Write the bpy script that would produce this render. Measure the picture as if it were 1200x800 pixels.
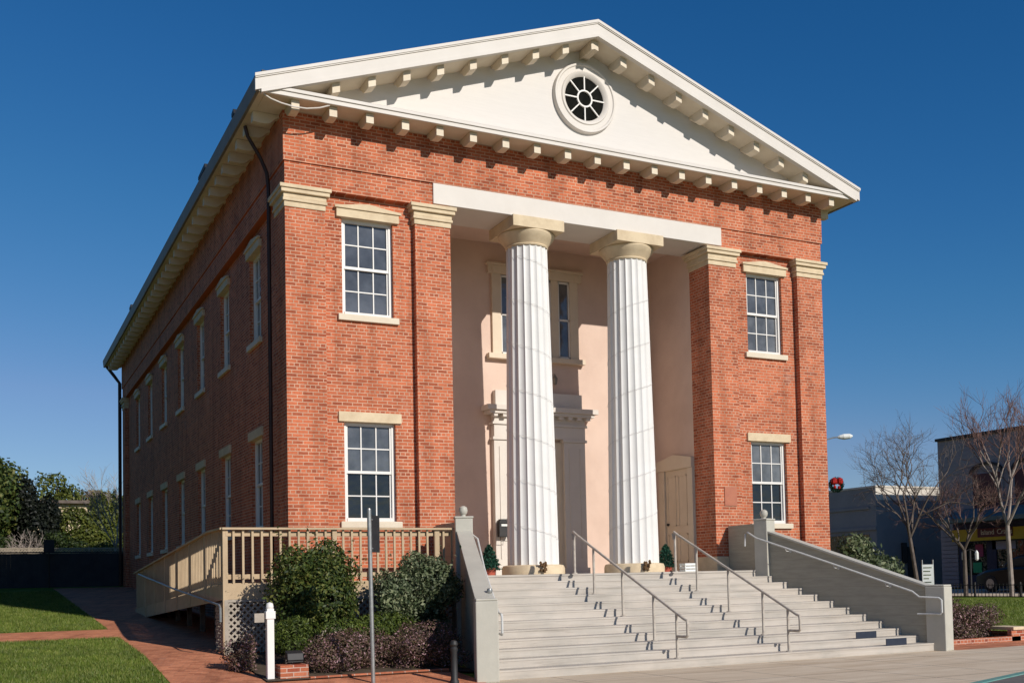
import bpy, bmesh, math, random
import numpy as np
from mathutils import Vector, Matrix
from math import radians, sin, cos, pi, tan, atan2, sqrt
for o in list(bpy.data.objects): bpy.data.objects.remove(o)
S = bpy.context.scene
COL = S.collection
random.seed(5)
RNG = np.random.default_rng(5)

# ------------------------------------------------------------------ camera
CAM = Vector((-5.316, -20.884, -0.08))
YAW, PITCH, ROLL = -0.4723, 0.0454, -0.0215
fw = Vector((-sin(YAW)*cos(PITCH), cos(YAW)*cos(PITCH), sin(PITCH)))
r0 = Vector((cos(YAW), sin(YAW), 0)); u0 = r0.cross(fw)
rt = r0*cos(ROLL) + u0*sin(ROLL); up = rt.cross(fw)
cd = bpy.data.cameras.new('camera'); cam = bpy.data.objects.new('camera', cd); COL.objects.link(cam)
cam.matrix_world = Matrix(((rt.x, up.x, -fw.x, CAM.x), (rt.y, up.y, -fw.y, CAM.y), (rt.z, up.z, -fw.z, CAM.z), (0, 0, 0, 1)))
cd.sensor_width = 36; cd.lens = 1271.03/1200*36
cd.shift_x = -(625.93-600)/1200; cd.shift_y = (619.51-400)/1200
cd.clip_end = 3000
S.camera = cam
# ------------------------------------------------------------------ light
AZ, EL = radians(17.0), radians(28.5)
sun_vec = Vector((sin(AZ)*cos(EL), -cos(AZ)*cos(EL), sin(EL)))
W = bpy.data.worlds.new('World'); S.world = W; W.use_nodes = True
wn = W.node_tree; wn.nodes.clear()
sky = wn.nodes.new('ShaderNodeTexSky'); sky.sky_type = 'NISHITA'; sky.sun_disc = False
sky.sun_elevation = EL; sky.sun_rotation = pi-AZ
sky.air_density = 1.0; sky.dust_density = 0.0; sky.ozone_density = 6.0; sky.altitude = 300
bg = wn.nodes.new('ShaderNodeBackground'); bg.inputs[1].default_value = 0.05
wo = wn.nodes.new('ShaderNodeOutputWorld')
# clear-winter-sky colour: deeper blue aloft, paler at the horizon
sc_ = wn.nodes.new('ShaderNodeSeparateColor'); cc_ = wn.nodes.new('ShaderNodeCombineColor'); wn.links.new(sky.outputs[0], sc_.inputs[0])
def wmath(op, a, b):
    n_ = wn.nodes.new('ShaderNodeMath'); n_.operation = op
    for i_, v_ in enumerate((a, b)):
        if isinstance(v_, (int, float)): n_.inputs[i_].default_value = v_
        else: wn.links.new(v_, n_.inputs[i_])
    return n_.outputs[0]
for ch, (p_, k_, lim) in enumerate(((2.1, 17*.05**1.1, 1.65), (1.2, 2.45*.05**.2, 1.62), (.8, 1.45*.05**-.2, 2.0))):
    t_ = wmath('MULTIPLY', wmath('POWER', sc_.outputs[ch], p_), k_)
    wn.links.new(wmath('MINIMUM', t_, wmath('MULTIPLY', sc_.outputs[ch], lim)), cc_.inputs[ch])
wn.links.new(cc_.outputs[0], bg.inputs[0]); wn.links.new(bg.outputs[0], wo.inputs[0])
sl = bpy.data.lights.new('sun', 'SUN'); sl.energy = 5.0; sl.angle = radians(0.53); sl.color = (1.0, 0.94, 0.86)
so = bpy.data.objects.new('sun', sl); COL.objects.link(so); so.rotation_euler = sun_vec.to_track_quat('Z', 'Y').to_euler()
S.view_settings.view_transform = 'Standard'; S.view_settings.look = 'None'
S.view_settings.exposure = -0.2; S.view_settings.gamma = 1.0
S.render.engine = 'CYCLES'
S.cycles.max_bounces = 6; S.cycles.transparent_max_bounces = 6

# ------------------------------------------------------------------ materials
def new_mat(name):
    m = bpy.data.materials.new(name); m.use_nodes = True
    nt = m.node_tree; b = nt.nodes['Principled BSDF']
    return m, nt, b
def N(nt, t, **k):
    n = nt.nodes.new(t)
    for a, v in k.items(): setattr(n, a, v)
    return n
def noise(nt, scale, vec=None, detail=4, rough=.6):
    n = N(nt, 'ShaderNodeTexNoise'); n.inputs['Scale'].default_value = scale
    n.inputs['Detail'].default_value = detail; n.inputs['Roughness'].default_value = rough
    if vec is not None: nt.links.new(vec, n.inputs['Vector'])
    return n
def ramp(nt, fac, stops):
    r = N(nt, 'ShaderNodeValToRGB'); nt.links.new(fac, r.inputs[0])
    el = r.color_ramp.elements
    while len(el) < len(stops): el.new(.5)
    for e, (p, c) in zip(el, stops):
        e.position = p; e.color = (*c, 1) if len(c) == 3 else c
    return r
def mixc(nt, fac, a, b, mode='MIX'):
    m = N(nt, 'ShaderNodeMix', data_type='RGBA', blend_type=mode)
    for s, v in ((0, fac), (6, a), (7, b)):
        if hasattr(v, 'is_linked') or hasattr(v, 'links'): nt.links.new(v, m.inputs[s])
        elif isinstance(v, (int, float)): m.inputs[s].default_value = v
        else: m.inputs[s].default_value = (*v, 1)
    return m.outputs[2]
def pos(nt):
    return N(nt, 'ShaderNodeNewGeometry').outputs['Position']
def bump(nt, b, h, strength=.3, dist=.01):
    n = N(nt, 'ShaderNodeBump'); n.inputs['Strength'].default_value = strength; n.inputs['Distance'].default_value = dist
    nt.links.new(h, n.inputs['Height']); nt.links.new(n.outputs[0], b.inputs['Normal'])
def paint(name, c, c2=None, rough=.6, scale=3.0, spec=.3, bmp=.15, fine=40, metal=0):
    m, nt, b = new_mat(name)
    c2 = c2 or tuple(x*.86 for x in c)
    p = pos(nt); n = noise(nt, scale, p, 6, .65)
    r = ramp(nt, n.outputs[0], [(.3, c2), (.62, c)])
    nt.links.new(r.outputs[0], b.inputs['Base Color'])
    b.inputs['Roughness'].default_value = rough; b.inputs['Specular IOR Level'].default_value = spec
    b.inputs['Metallic'].default_value = metal
    if bmp:
        n2 = noise(nt, fine, p, 3); bump(nt, b, n2.outputs[0], bmp, .01)
    return m
def wall_uv(nt, horizontal=False):
    g = N(nt, 'ShaderNodeNewGeometry'); sp = N(nt, 'ShaderNodeSeparateXYZ'); nt.links.new(g.outputs['Position'], sp.inputs[0])
    cb = N(nt, 'ShaderNodeCombineXYZ')
    if horizontal:
        nt.links.new(sp.outputs[0], cb.inputs[0]); nt.links.new(sp.outputs[1], cb.inputs[1]); return cb.outputs[0], sp
    sn = N(nt, 'ShaderNodeSeparateXYZ'); nt.links.new(g.outputs['True Normal'], sn.inputs[0])
    ab = N(nt, 'ShaderNodeMath', operation='ABSOLUTE'); nt.links.new(sn.outputs[0], ab.inputs[0])
    gt = N(nt, 'ShaderNodeMath', operation='GREATER_THAN'); nt.links.new(ab.outputs[0], gt.inputs[0]); gt.inputs[1].default_value = .6
    mx = N(nt, 'ShaderNodeMix', data_type='FLOAT'); nt.links.new(gt.outputs[0], mx.inputs[0])
    nt.links.new(sp.outputs[0], mx.inputs[2]); nt.links.new(sp.outputs[1], mx.inputs[3])
    nt.links.new(mx.outputs[0], cb.inputs[0]); nt.links.new(sp.outputs[2], cb.inputs[1])
    return cb.outputs[0], sp
def brick(name, c1, c2, dark, mortar, bw=.212, rh=.0695, ms=.0075, horizontal=False, rot=0, stain=True):
    m, nt, b = new_mat(name)
    uv, sp = wall_uv(nt, horizontal)
    if rot:
        mp = N(nt, 'ShaderNodeMapping'); mp.inputs['Rotation'].default_value = (0, 0, rot); nt.links.new(uv, mp.inputs[0]); uv = mp.outputs[0]
    # slight wobble of the joints
    w = noise(nt, 9, uv, 2); wm = N(nt, 'ShaderNodeVectorMath', operation='MULTIPLY_ADD')
    nt.links.new(w.outputs['Color'], wm.inputs[0]); wm.inputs[1].default_value = (.012, .006, 0); nt.links.new(uv, wm.inputs[2])
    t = N(nt, 'ShaderNodeTexBrick'); nt.links.new(wm.outputs[0], t.inputs['Vector'])
    t.inputs['Scale'].default_value = 1; t.inputs['Brick Width'].default_value = bw; t.inputs['Row Height'].default_value = rh
    t.inputs['Mortar Size'].default_value = ms; t.inputs['Mortar Smooth'].default_value = .15; t.inputs['Bias'].default_value = -.1
    t.inputs['Color1'].default_value = (0, 0, 0, 1); t.inputs['Color2'].default_value = (1, 1, 1, 1); t.inputs['Mortar'].default_value = (.5, .5, .5, 1)
    t.offset = .5; t.squash = 1; t.squash_frequency = 1
    if not horizontal: t.squash = .5; t.squash_frequency = 6
    r = ramp(nt, t.outputs['Color'], [(0, dark), (.18, c2), (.55, c1), (1, tuple(min(1, x*1.18) for x in c1))])
    big = noise(nt, .55, uv, 5, .6)
    rb = ramp(nt, big.outputs[0], [(.32, (.78, .74, .74)), (.6, (1.06, 1.02, 1))])
    col = mixc(nt, 1.0, r.outputs[0], rb.outputs[0], 'MULTIPLY')
    sm = noise(nt, 30, uv, 3); rs = ramp(nt, sm.outputs[0], [(.3, (.85, .85, .85)), (.7, (1.1, 1.1, 1.1))])
    col = mixc(nt, 1.0, col, rs.outputs[0], 'MULTIPLY')
    mn = noise(nt, 2.2, uv, 4); rm = ramp(nt, mn.outputs[0], [(.35, tuple(x*.72 for x in mortar)), (.65, mortar)])
    col = mixc(nt, t.outputs['Fac'], col, rm.outputs[0])
    if stain:
        st = noise(nt, 1.3, uv, 6, .7); rst = ramp(nt, st.outputs[0], [(.6, (0, 0, 0)), (.78, (.28, .28, .28))])
        col = mixc(nt, rst.outputs[0], col, (.62, .5, .42))
    if stain:
        mp2 = N(nt, 'ShaderNodeMapping'); mp2.inputs['Scale'].default_value = (2.6, .3, 1); nt.links.new(uv, mp2.inputs[0])
        sk = noise(nt, 1.0, mp2.outputs[0], 5, .65); rk_ = ramp(nt, sk.outputs[0], [(.36, (.78, .76, .75)), (.50, (1, 1, 1)), (.72, (1.1, 1.09, 1.08))])
        col = mixc(nt, 1.0, col, rk_.outputs[0], 'MULTIPLY')
    nt.links.new(col, b.inputs['Base Color']); b.inputs['Roughness'].default_value = .85; b.inputs['Specular IOR Level'].default_value = .15
    inv = N(nt, 'ShaderNodeMath', operation='SUBTRACT'); inv.inputs[0].default_value = 1; nt.links.new(t.outputs['Fac'], inv.inputs[1])
    ad = N(nt, 'ShaderNodeMath', operation='MULTIPLY_ADD'); nt.links.new(sm.outputs[0], ad.inputs[0]); ad.inputs[1].default_value = .4; nt.links.new(inv.outputs[0], ad.inputs[2])
    bump(nt, b, ad.outputs[0], .5, .006)
    return m
def boards(name, c, pitch=.14, rough=.6, axis=2, depth=.35, dark=.75, wear=None):
    """painted boards with fine joints every pitch along an axis"""
    m, nt, b = new_mat(name)
    g = pos(nt); sp = N(nt, 'ShaderNodeSeparateXYZ'); nt.links.new(g, sp.inputs[0])
    d = N(nt, 'ShaderNodeMath', operation='DIVIDE'); nt.links.new(sp.outputs[axis], d.inputs[0]); d.inputs[1].default_value = pitch
    f = N(nt, 'ShaderNodeMath', operation='FRACT'); nt.links.new(d.outputs[0], f.inputs[0])
    r = ramp(nt, f.outputs[0], [(0, (0, 0, 0)), (.06, (1, 1, 1)), (.96, (1, 1, 1)), (1, (.4, .4, .4))])
    mp = N(nt, 'ShaderNodeMapping'); mp.inputs['Scale'].default_value = (1, 1, 6) if axis == 2 else (1, 6, 1); nt.links.new(g, mp.inputs[0])
    n = noise(nt, 2.5, mp.outputs[0], 6, .65)
    rc = ramp(nt, n.outputs[0], [(.3, wear or tuple(x*.82 for x in c)), (.6, c)])
    col = mixc(nt, r.outputs[0], tuple(x*dark for x in c), rc.outputs[0])
    nt.links.new(col, b.inputs['Base Color']); b.inputs['Roughness'].default_value = rough
    b.inputs['Specular IOR Level'].default_value = .25
    bump(nt, b, r.outputs[0], depth, .006)
    return m
def leafmat(name, cols, rough=.55, trans=.25):
    m, nt, b = new_mat(name)
    g = N(nt, 'ShaderNodeNewGeometry')
    k = len(cols); r = ramp(nt, g.outputs['Random Per Island'], [(i/(k-1), c) for i, c in enumerate(cols)])
    r.color_ramp.interpolation = 'LINEAR'
    n = noise(nt, 2.2, g.outputs['Position'], 3); rn = ramp(nt, n.outputs[0], [(.35, (.7, .72, .7)), (.65, (1.2, 1.15, 1.05))])
    col = mixc(nt, 1.0, r.outputs[0], rn.outputs[0], 'MULTIPLY')
    nt.links.new(col, b.inputs['Base Color']); b.inputs['Roughness'].default_value = rough
    b.inputs['Specular IOR Level'].default_value = .35
    tr = N(nt, 'ShaderNodeBsdfTranslucent'); nt.links.new(col, tr.inputs[0])
    mx = N(nt, 'ShaderNodeMixShader'); mx.inputs[0].default_value = trans
    nt.links.new(b.outputs[0], mx.inputs[1]); nt.links.new(tr.outputs[0], mx.inputs[2])
    nt.links.new(mx.outputs[0], nt.nodes['Material Output'].inputs[0])
    return m
def glass(name, c, rough=.04, ior=1.9):
    m, nt, b = new_mat(name)
    p = pos(nt); n = noise(nt, 1.6, p, 4); r = ramp(nt, n.outputs[0], [(.35, tuple(x*.45 for x in c)), (.65, c)])
    oi = N(nt, 'ShaderNodeObjectInfo'); rr = ramp(nt, oi.outputs['Random'], [(0, (.6, .62, .68)), (1, (1.35, 1.3, 1.22))])  # per-window tint puts reflection variety into the base colour
    nt.links.new(mixc(nt, 1.0, r.outputs[0], rr.outputs[0], 'MULTIPLY'), b.inputs['Base Color'])
    b.inputs['Roughness'].default_value = rough; b.inputs['IOR'].default_value = ior
    n2 = noise(nt, 2.6, p, 2); bump(nt, b, n2.outputs[0], .25, .05)
    return m

M = {}
M['brick'] = brick('red_brick', (.52, .152, .072), (.46, .128, .06), (.35, .092, .045), (.62, .375, .255), ms=.009)
M['brick_low'] = brick('garden_brick', (.46, .16, .085), (.38, .12, .06), (.3, .08, .045), (.55, .4, .32), stain=False)
M['paver'] = brick('brick_pavers', (.60, .245, .13), (.55, .215, .115), (.48, .18, .095), (.52, .25, .15), bw=.2, rh=.1, ms=.005, horizontal=True, rot=.3)
M['white'] = paint('white_paint', (.67, .62, .56), (.62, .57, .51), .55, 1.2)
M['column'] = paint('column_plaster', (.74, .72, .69), (.69, .67, .63), .5, 1.6)
M['tymp'] = boards('pediment_boards', (.67, .63, .585), .13, .6, 2, .10, .95, (.645, .605, .56))
M['cream'] = paint('cream_paint', (.70, .61, .47), (.62, .52, .39), .6, 1.5)
M['stone'] = paint('buff_stone', (.68, .55, .37), (.55, .43, .28), .75, 3.5, .2, .3)
M['pink'] = paint('pink_stucco', (.70, .535, .44), (.61, .455, .37), .8, .9, .15, .25, 60)
M['doorpaint'] = paint('pale_trim', (.70, .59, .45), (.64, .53, .40), .55, 2)
M['sash'] = paint('white_sash', (.76, .74, .70), (.74, .71, .66), .45, 4)
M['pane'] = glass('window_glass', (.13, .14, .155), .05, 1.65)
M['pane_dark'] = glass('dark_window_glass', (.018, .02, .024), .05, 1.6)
M['pane_round'] = glass('round_window_glass', (.012, .012, .008), .15, 1.15)
M['step'] = boards('stair_paint', (.47, .425, .375), .3, .6, 0, .0, 1, (.40, .355, .31))
def stepmat():
    m, nt, b = new_mat('worn_stair_paint')
    p = pos(nt)
    mp = N(nt, 'ShaderNodeMapping'); mp.inputs['Scale'].default_value = (.5, 3, 9); nt.links.new(p, mp.inputs[0])
    n = noise(nt, 1.6, mp.outputs[0], 7, .7); r = ramp(nt, n.outputs[0], [(.28, (.33, .29, .25)), (.45, (.44, .395, .345)), (.62, (.48, .435, .385)), (.8, (.54, .50, .45))])
    n2 = noise(nt, 1.1, p, 4); r2 = ramp(nt, n2.outputs[0], [(.35, (.86, .87, .86)), (.6, (1.03, 1.02, 1))])
    mp3 = N(nt, 'ShaderNodeMapping'); mp3.inputs['Scale'].default_value = (1.2, 10, 30); nt.links.new(p, mp3.inputs[0])
    n3 = noise(nt, 2.0, mp3.outputs[0], 3, .6); r3 = ramp(nt, n3.outputs[0], [(.68, (1, 1, 1)), (.76, (.62, .58, .54))])
    col = mixc(nt, 1.0, mixc(nt, 1.0, r.outputs[0], r2.outputs[0], 'MULTIPLY'), r3.outputs[0], 'MULTIPLY')
    nt.links.new(col, b.inputs['Base Color']); b.inputs['Roughness'].default_value = .6
    bump(nt, b, n.outputs[0], .25, .01); return m
M['step'] = stepmat()
M['cheek'] = boards('cheek_boards', (.39, .36, .285), .2, .6, 2, .3, .8)
M['post'] = paint('grey_green_paint', (.50, .475, .405), (.43, .41, .35), .5, 2)
M['deck'] = paint('deck_paint', (.50, .375, .235), (.41, .30, .185), .65, 3)
M['lattice'] = paint('lattice_wood', (.40, .35, .29), (.3, .26, .21), .8, 5)
M['steel'] = paint('galvanised_steel', (.42, .42, .40), (.3, .3, .29), .4, 14, .5, .1, 60, .7)
M['railpaint'] = paint('painted_rail', (.52, .47, .40), (.36, .31, .26), .45, 9)
M['pipe'] = paint('white_rail', (.6, .6, .58), (.5, .5, .48), .4, 9)
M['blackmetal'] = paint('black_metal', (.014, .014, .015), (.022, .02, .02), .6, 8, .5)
M['darkpipe'] = paint('dark_downspout', (.04, .02, .016), (.06, .03, .022), .5, 5)
M['roof'] = paint('roof_shingle', (.09, .085, .08), (.06, .055, .05), .9, 5)
M['gutter'] = paint('eave_trim', (.22, .195, .16), (.17, .15, .125), .6, 3)
M['concrete'] = None
def concrete():
    m, nt, b = new_mat('sidewalk_concrete')
    uv, sp = wall_uv(nt, True)
    mp = N(nt, 'ShaderNodeMapping'); mp.inputs['Scale'].default_value = (.5, 2.2, 1); nt.links.new(uv, mp.inputs[0])
    n = noise(nt, 1.2, mp.outputs[0], 7, .65); r = ramp(nt, n.outputs[0], [(.3, (.48, .37, .25)), (.5, (.58, .47, .34)), (.7, (.66, .56, .43))])
    f = noise(nt, 60, uv, 3); rf = ramp(nt, f.outputs[0], [(.3, (.85, .85, .85)), (.7, (1.1, 1.1, 1.1))])
    col = mixc(nt, 1.0, r.outputs[0], rf.outputs[0], 'MULTIPLY')
    t = N(nt, 'ShaderNodeTexBrick'); nt.links.new(uv, t.inputs[0]); t.inputs['Scale'].default_value = 1
    t.inputs['Brick Width'].default_value = 1.5; t.inputs['Row Height'].default_value = 1.5; t.inputs['Mortar Size'].default_value = .012; t.offset = 0
    col = mixc(nt, t.outputs['Fac'], col, (.17, .13, .1))
    nt.links.new(col, b.inputs['Base Color']); b.inputs['Roughness'].default_value = .85
    bump(nt, b, f.outputs[0], .3, .004)
    return m
M['concrete'] = concrete()
M['asphalt'] = paint('street_asphalt', (.16, .15, .14), (.11, .105, .1), .9, 2, .2, .4, 90)
M['kerb'] = paint('green_kerb_paint', (.10, .27, .23), (.2, .3, .26), .6, 6)
M['earth'] = paint('bare_earth', (.11, .085, .06), (.07, .05, .035), .95, 4, .1, .6, 30)
def grassground():
    m, nt, b = new_mat('lawn_turf')
    p = pos(nt); n = noise(nt, .7, p, 6, .65); n2 = noise(nt, 14, p, 5, .7)
    r = ramp(nt, n.outputs[0], [(.3, (.10, .15, .02)), (.5, (.15, .2, .033)), (.7, (.22, .24, .06))])
    r2 = ramp(nt, n2.outputs[0], [(.3, (.6, .65, .55)), (.65, (1.15, 1.12, 1.0))])
    nt.links.new(mixc(nt, 1.0, r.outputs[0], r2.outputs[0], 'MULTIPLY'), b.inputs['Base Color'])
    b.inputs['Roughness'].default_value = .9; b.inputs['Specular IOR Level'].default_value = .1
    bump(nt, b, n2.outputs[0], .6, .03); return m
M['turf'] = grassground()
M['blade'] = leafmat('grass_blades', [(.085, .145, .014), (.13, .2, .025), (.19, .24, .045), (.32, .33, .11)], .5, .3)
M['leaf_dark'] = leafmat('dark_leaves', [(.018, .035, .008), (.045, .075, .016), (.085, .12, .025), (.19, .19, .05)])
M['leaf_silver'] = leafmat('silver_leaves', [(.03, .05, .02), (.085, .12, .055), (.17, .205, .11), (.33, .36, .22)])
M['leaf_low'] = leafmat('low_green_leaves', [(.03, .05, .01), (.08, .12, .02), (.14, .18, .03)])
M['flower'] = leafmat('purple_flowering_leaves', [(.05, .045, .025), (.10, .065, .045), (.17, .09, .08), (.10, .10, .035), (.21, .11, .12), (.5, .32, .36)], .6, .2)
M['leaf_tree'] = leafmat('tree_leaves', [(.014, .03, .009), (.035, .06, .015), (.07, .10, .025)])
M['leaf_black'] = leafmat('blackish_leaves', [(.004, .007, .004), (.01, .014, .008), (.02, .026, .014)])
M['leaf_hedge'] = leafmat('shrub_leaves', [(.04, .05, .01), (.09, .12, .02), (.17, .18, .035)])
M['leaf_dry'] = leafmat('dry_leaves', [(.1, .06, .03), (.15, .12, .05), (.2, .16, .08)])
M['bark'] = paint('grey_bark', (.16, .13, .11), (.09, .07, .06), .9, 6, .1, .5, 20)
M['bark_pale'] = paint('pale_bark', (.34, .29, .25), (.2, .16, .14), .9, 5, .1, .5, 20)
M['bark_red'] = paint('reddish_twigs', (.2, .12, .10), (.12, .07, .06), .9, 5, .1)
M['pine'] = leafmat('artificial_needles', [(.005, .04, .025), (.01, .07, .04), (.03, .11, .07)], .6, .1)
M['red'] = paint('red_gloss', (.55, .03, .02), (.42, .02, .02), .4, 8)
M['tile'] = paint('terracotta_pot', (.45, .1, .06), (.38, .08, .05), .7, 8)
M['bluewall'] = paint('blue_grey_stucco', (.26, .265, .27), (.22, .225, .23), .8, 1)
M['bluewall_lit'] = paint('sunlit_wall_top', (.66, .61, .53), (.58, .53, .45), .7, 1)  # paler copy of the wall colour for its sunlit top
M['siding'] = boards('grey_siding', (.30, .29, .30), .2, .7, 2, .5, .55)
M['navy'] = paint('navy_paint', (.02, .022, .06), (.015, .015, .04), .5, 3)
M['yellow'] = paint('yellow_sign', (.5, .36, .02), (.42, .3, .02), .6, 3)
M['darkred'] = paint('dark_red_sign', (.12, .03, .03), (.09, .02, .02), .6, 3)
M['awning'] = paint('purple_awning', (.05, .045, .10), (.035, .03, .07), .8, 3)
M['tealtrim'] = paint('slate_green_roof', (.13, .18, .18), (.1, .14, .14), .8, 3)
M['maroon'] = paint('maroon_panel', (.13, .05, .05), (.09, .04, .04), .7, 3)
M['blackgloss'] = paint('black_car_paint', (.008, .009, .011), (.006, .007, .008), .3, 3, .35, 0)
M['rubber'] = paint('tyre_rubber', (.02, .02, .02), None, .8)
M['fencewood'] = paint('dark_board_fence', (.045, .048, .055), (.03, .032, .04), .9, 3)
M['wire'] = paint('weathered_wire', (.30, .25, .19), (.22, .18, .13), .8, 6)
M['creambuilding'] = paint('cream_house_wall', (.7, .56, .38), (.62, .49, .33), .8, 2)
M['riserblue'] = paint('dark_blue_panel', (.022, .03, .05), (.015, .022, .04), .7, 6)
M['cable'] = paint('grey_cable', (.58, .55, .52), None, .6)
M['cone'] = paint('brown_fixture', (.13, .07, .03), (.09, .05, .02), .8, 20)
M['green'] = paint('green_poster', (.03, .35, .14), None, .6)
M['pinkposter'] = paint('magenta_poster', (.3, .04, .10), None, .6)
M['whiteboard'] = paint('white_board', (.8, .82, .78), (.7, .72, .68), .5, 5)
M['greybox'] = paint('grey_paper', (.30, .31, .38), None, .6)
M['plaque'] = paint('bronze_plaque', (.44, .16, .09), (.38, .13, .08), .5, 5)
M['lens'] = glass('lamp_lens', (.5, .5, .48), .2, 1.5)

# ------------------------------------------------------------------ mesh builder
class MB:
    def __init__(s): s.v = []; s.f = []
    def add(s, vs, fs):
        o = len(s.v); s.v += [tuple(v) for v in vs]; s.f += [tuple(i+o for i in f) for f in fs]; return s
    def box(s, x0, x1, y0, y1, z0, z1):
        return s.add([(x0,y0,z0),(x1,y0,z0),(x1,y1,z0),(x0,y1,z0),(x0,y0,z1),(x1,y0,z1),(x1,y1,z1),(x0,y1,z1)],
              [(0,3,2,1),(4,5,6,7),(0,1,5,4),(1,2,6,5),(2,3,7,6),(3,0,4,7)])
    def prism(s, poly, axis, a, b):
        """poly: list of 2d points in the two other axes (order x,y / x,z / y,z)"""
        n = len(poly)
        def P(p, t):
            if axis == 0: return (t, p[0], p[1])
            if axis == 1: return (p[0], t, p[1])
            return (p[0], p[1], t)
        vs = [P(p, a) for p in poly]+[P(p, b) for p in poly]
        fs = [tuple(range(n)), tuple(range(2*n-1, n-1, -1))]+[(i, i+n, (i+1) % n+n, (i+1) % n) for i in range(n)]
        return s.add(vs, fs)
    def hexa(s, bot, top):
        return s.add(list(bot)+list(top), [(0,3,2,1),(4,5,6,7),(0,1,5,4),(1,2,6,5),(2,3,7,6),(3,0,4,7)])
    def bar(s, a, b, w, h=None, updir=(0,0,1)):
        """rectangular bar from a to b, width w across, height h along updir"""
        h = h or w; a = Vector(a); b = Vector(b); d = (b-a).normalized(); u = Vector(updir)
        if abs(d.dot(u)) > .98: u = Vector((0, 1, 0))
        r = d.cross(u).normalized(); u = r.cross(d).normalized()
        c = [(-w/2,-h/2),(w/2,-h/2),(w/2,h/2),(-w/2,h/2)]
        return s.hexa([a+r*x+u*y for x, y in c], [b+r*x+u*y for x, y in c])
    def tube(s, pts, r, n=8, r1=None, cap=True):
        pts = [Vector(p) for p in pts]; m = len(pts); vs = []; prev = None
        for i, p in enumerate(pts):
            d = (pts[min(i+1, m-1)]-pts[max(i-1, 0)]).normalized()
            if prev is None:
                u = Vector((0,0,1)) if abs(d.z) < .9 else Vector((1,0,0)); a = d.cross(u).normalized()
            else: a = (prev-d*prev.dot(d)).normalized()
            prev = a; b = d.cross(a)
            rr = r if r1 is None else r+(r1-r)*i/(m-1)
            vs += [p+(a*cos(2*pi*k/n)+b*sin(2*pi*k/n))*rr for k in range(n)]
        fs = [(i*n+k, i*n+(k+1) % n, (i+1)*n+(k+1) % n, (i+1)*n+k) for i in range(m-1) for k in range(n)]
        if cap: fs += [tuple(range(n-1, -1, -1)), tuple((m-1)*n+k for k in range(n))]
        return s.add(vs, fs)
    def lathe(s, prof, c=(0,0,0), n=24, axis='z', cap=True):
        vs = []
        for r, z in prof:
            for k in range(n):
                a = 2*pi*k/n; x, y = r*cos(a), r*sin(a)
                vs.append((c[0]+x, c[1]+y, c[2]+z) if axis == 'z' else ((c[0]+x, c[1]+z, c[2]+y) if axis == 'y' else (c[0]+z, c[1]+x, c[2]+y)))
        m = len(prof)
        fs = [(i*n+k, i*n+(k+1) % n, (i+1)*n+(k+1) % n, (i+1)*n+k) for i in range(m-1) for k in range(n)]
        if cap: fs += [tuple(range(n-1, -1, -1)), tuple((m-1)*n+k for k in range(n))]
        return s.add(vs, fs)
    def build(s, name, mat, parent=None, off=None, smooth=False, bevel=0, loc=None, rz=0):
        me = bpy.data.meshes.new(name)
        if off is not None: vs = [(v[0]-off[0], v[1]-off[1], v[2]-off[2]) for v in s.v]
        else: vs = s.v
        me.from_pydata([tuple(v) for v in vs], [], s.f); me.validate()
        bm = bmesh.new(); bm.from_mesh(me); bmesh.ops.recalc_face_normals(bm, faces=bm.faces); bm.to_mesh(me); bm.free()
        me.materials.append(mat)
        o = bpy.data.objects.new(name, me); COL.objects.link(o)
        if parent is not None: o.parent = parent
        if loc: o.location = loc
        o.rotation_euler.z = rz
        if smooth:
            for p in me.polygons: p.use_smooth = True
            try: me.set_sharp_from_angle(angle=radians(35))
            except Exception: pass
        if bevel:
            b = o.modifiers.new('bevel', 'BEVEL'); b.width = bevel; b.segments = 2; b.limit_method = 'ANGLE'; b.angle_limit = radians(40)
            b.harden_normals = False
        return o
def np_mesh(name, mat, verts, faces, parent=None, smooth=False):
    """fast mesh from arrays; faces (n,k)"""
    me = bpy.data.meshes.new(name); n, k = faces.shape
    me.vertices.add(len(verts)); me.vertices.foreach_set('co', verts.astype(np.float32).ravel())
    me.loops.add(n*k); me.loops.foreach_set('vertex_index', faces.astype(np.int32).ravel())
    me.polygons.add(n); me.polygons.foreach_set('loop_start', np.arange(0, n*k, k, dtype=np.int32))
    me.polygons.foreach_set('loop_total', np.full(n, k, dtype=np.int32))
    me.update(calc_edges=True); me.materials.append(mat)
    o = bpy.data.objects.new(name, me); COL.objects.link(o)
    if parent is not None: o.parent = parent
    return o
def leaves(name, mat, pts, size, parent=None, off=(0,0,0), nrm=None, aspect=.5, up=0.0):
    n = len(pts); pts = pts-np.array(off)
    d = RNG.normal(size=(n, 3)); d[:, 2] += up; d /= np.linalg.norm(d, axis=1)[:, None]
    e = RNG.normal(size=(n, 3))
    if nrm is not None:   # leaf normal leans outwards
        nn = nrm+RNG.normal(size=(n, 3))*.6; nn /= np.linalg.norm(nn, axis=1)[:, None]
        d = np.cross(nn, e); d /= np.linalg.norm(d, axis=1)[:, None]; w = np.cross(nn, d)
    else:
        w = np.cross(d, e); w /= np.linalg.norm(w, axis=1)[:, None]
    L = size*RNG.uniform(.6, 1.3, n)[:, None]; Wd = L*aspect
    a = pts-d*L*.5; b = pts+w*Wd*.5; c = pts+d*L*.5; e2 = pts-w*Wd*.5
    V = np.stack([a, b, c, e2], 1).reshape(-1, 3)
    return np_mesh(name, mat, V, np.arange(4*n).reshape(n, 4), parent)
def tag(o, label=None, cat=None, group=None, kind=None):
    if label: o['label'] = label
    if cat: o['category'] = cat
    if group: o['group'] = group
    if kind: o['kind'] = kind
    return o
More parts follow.
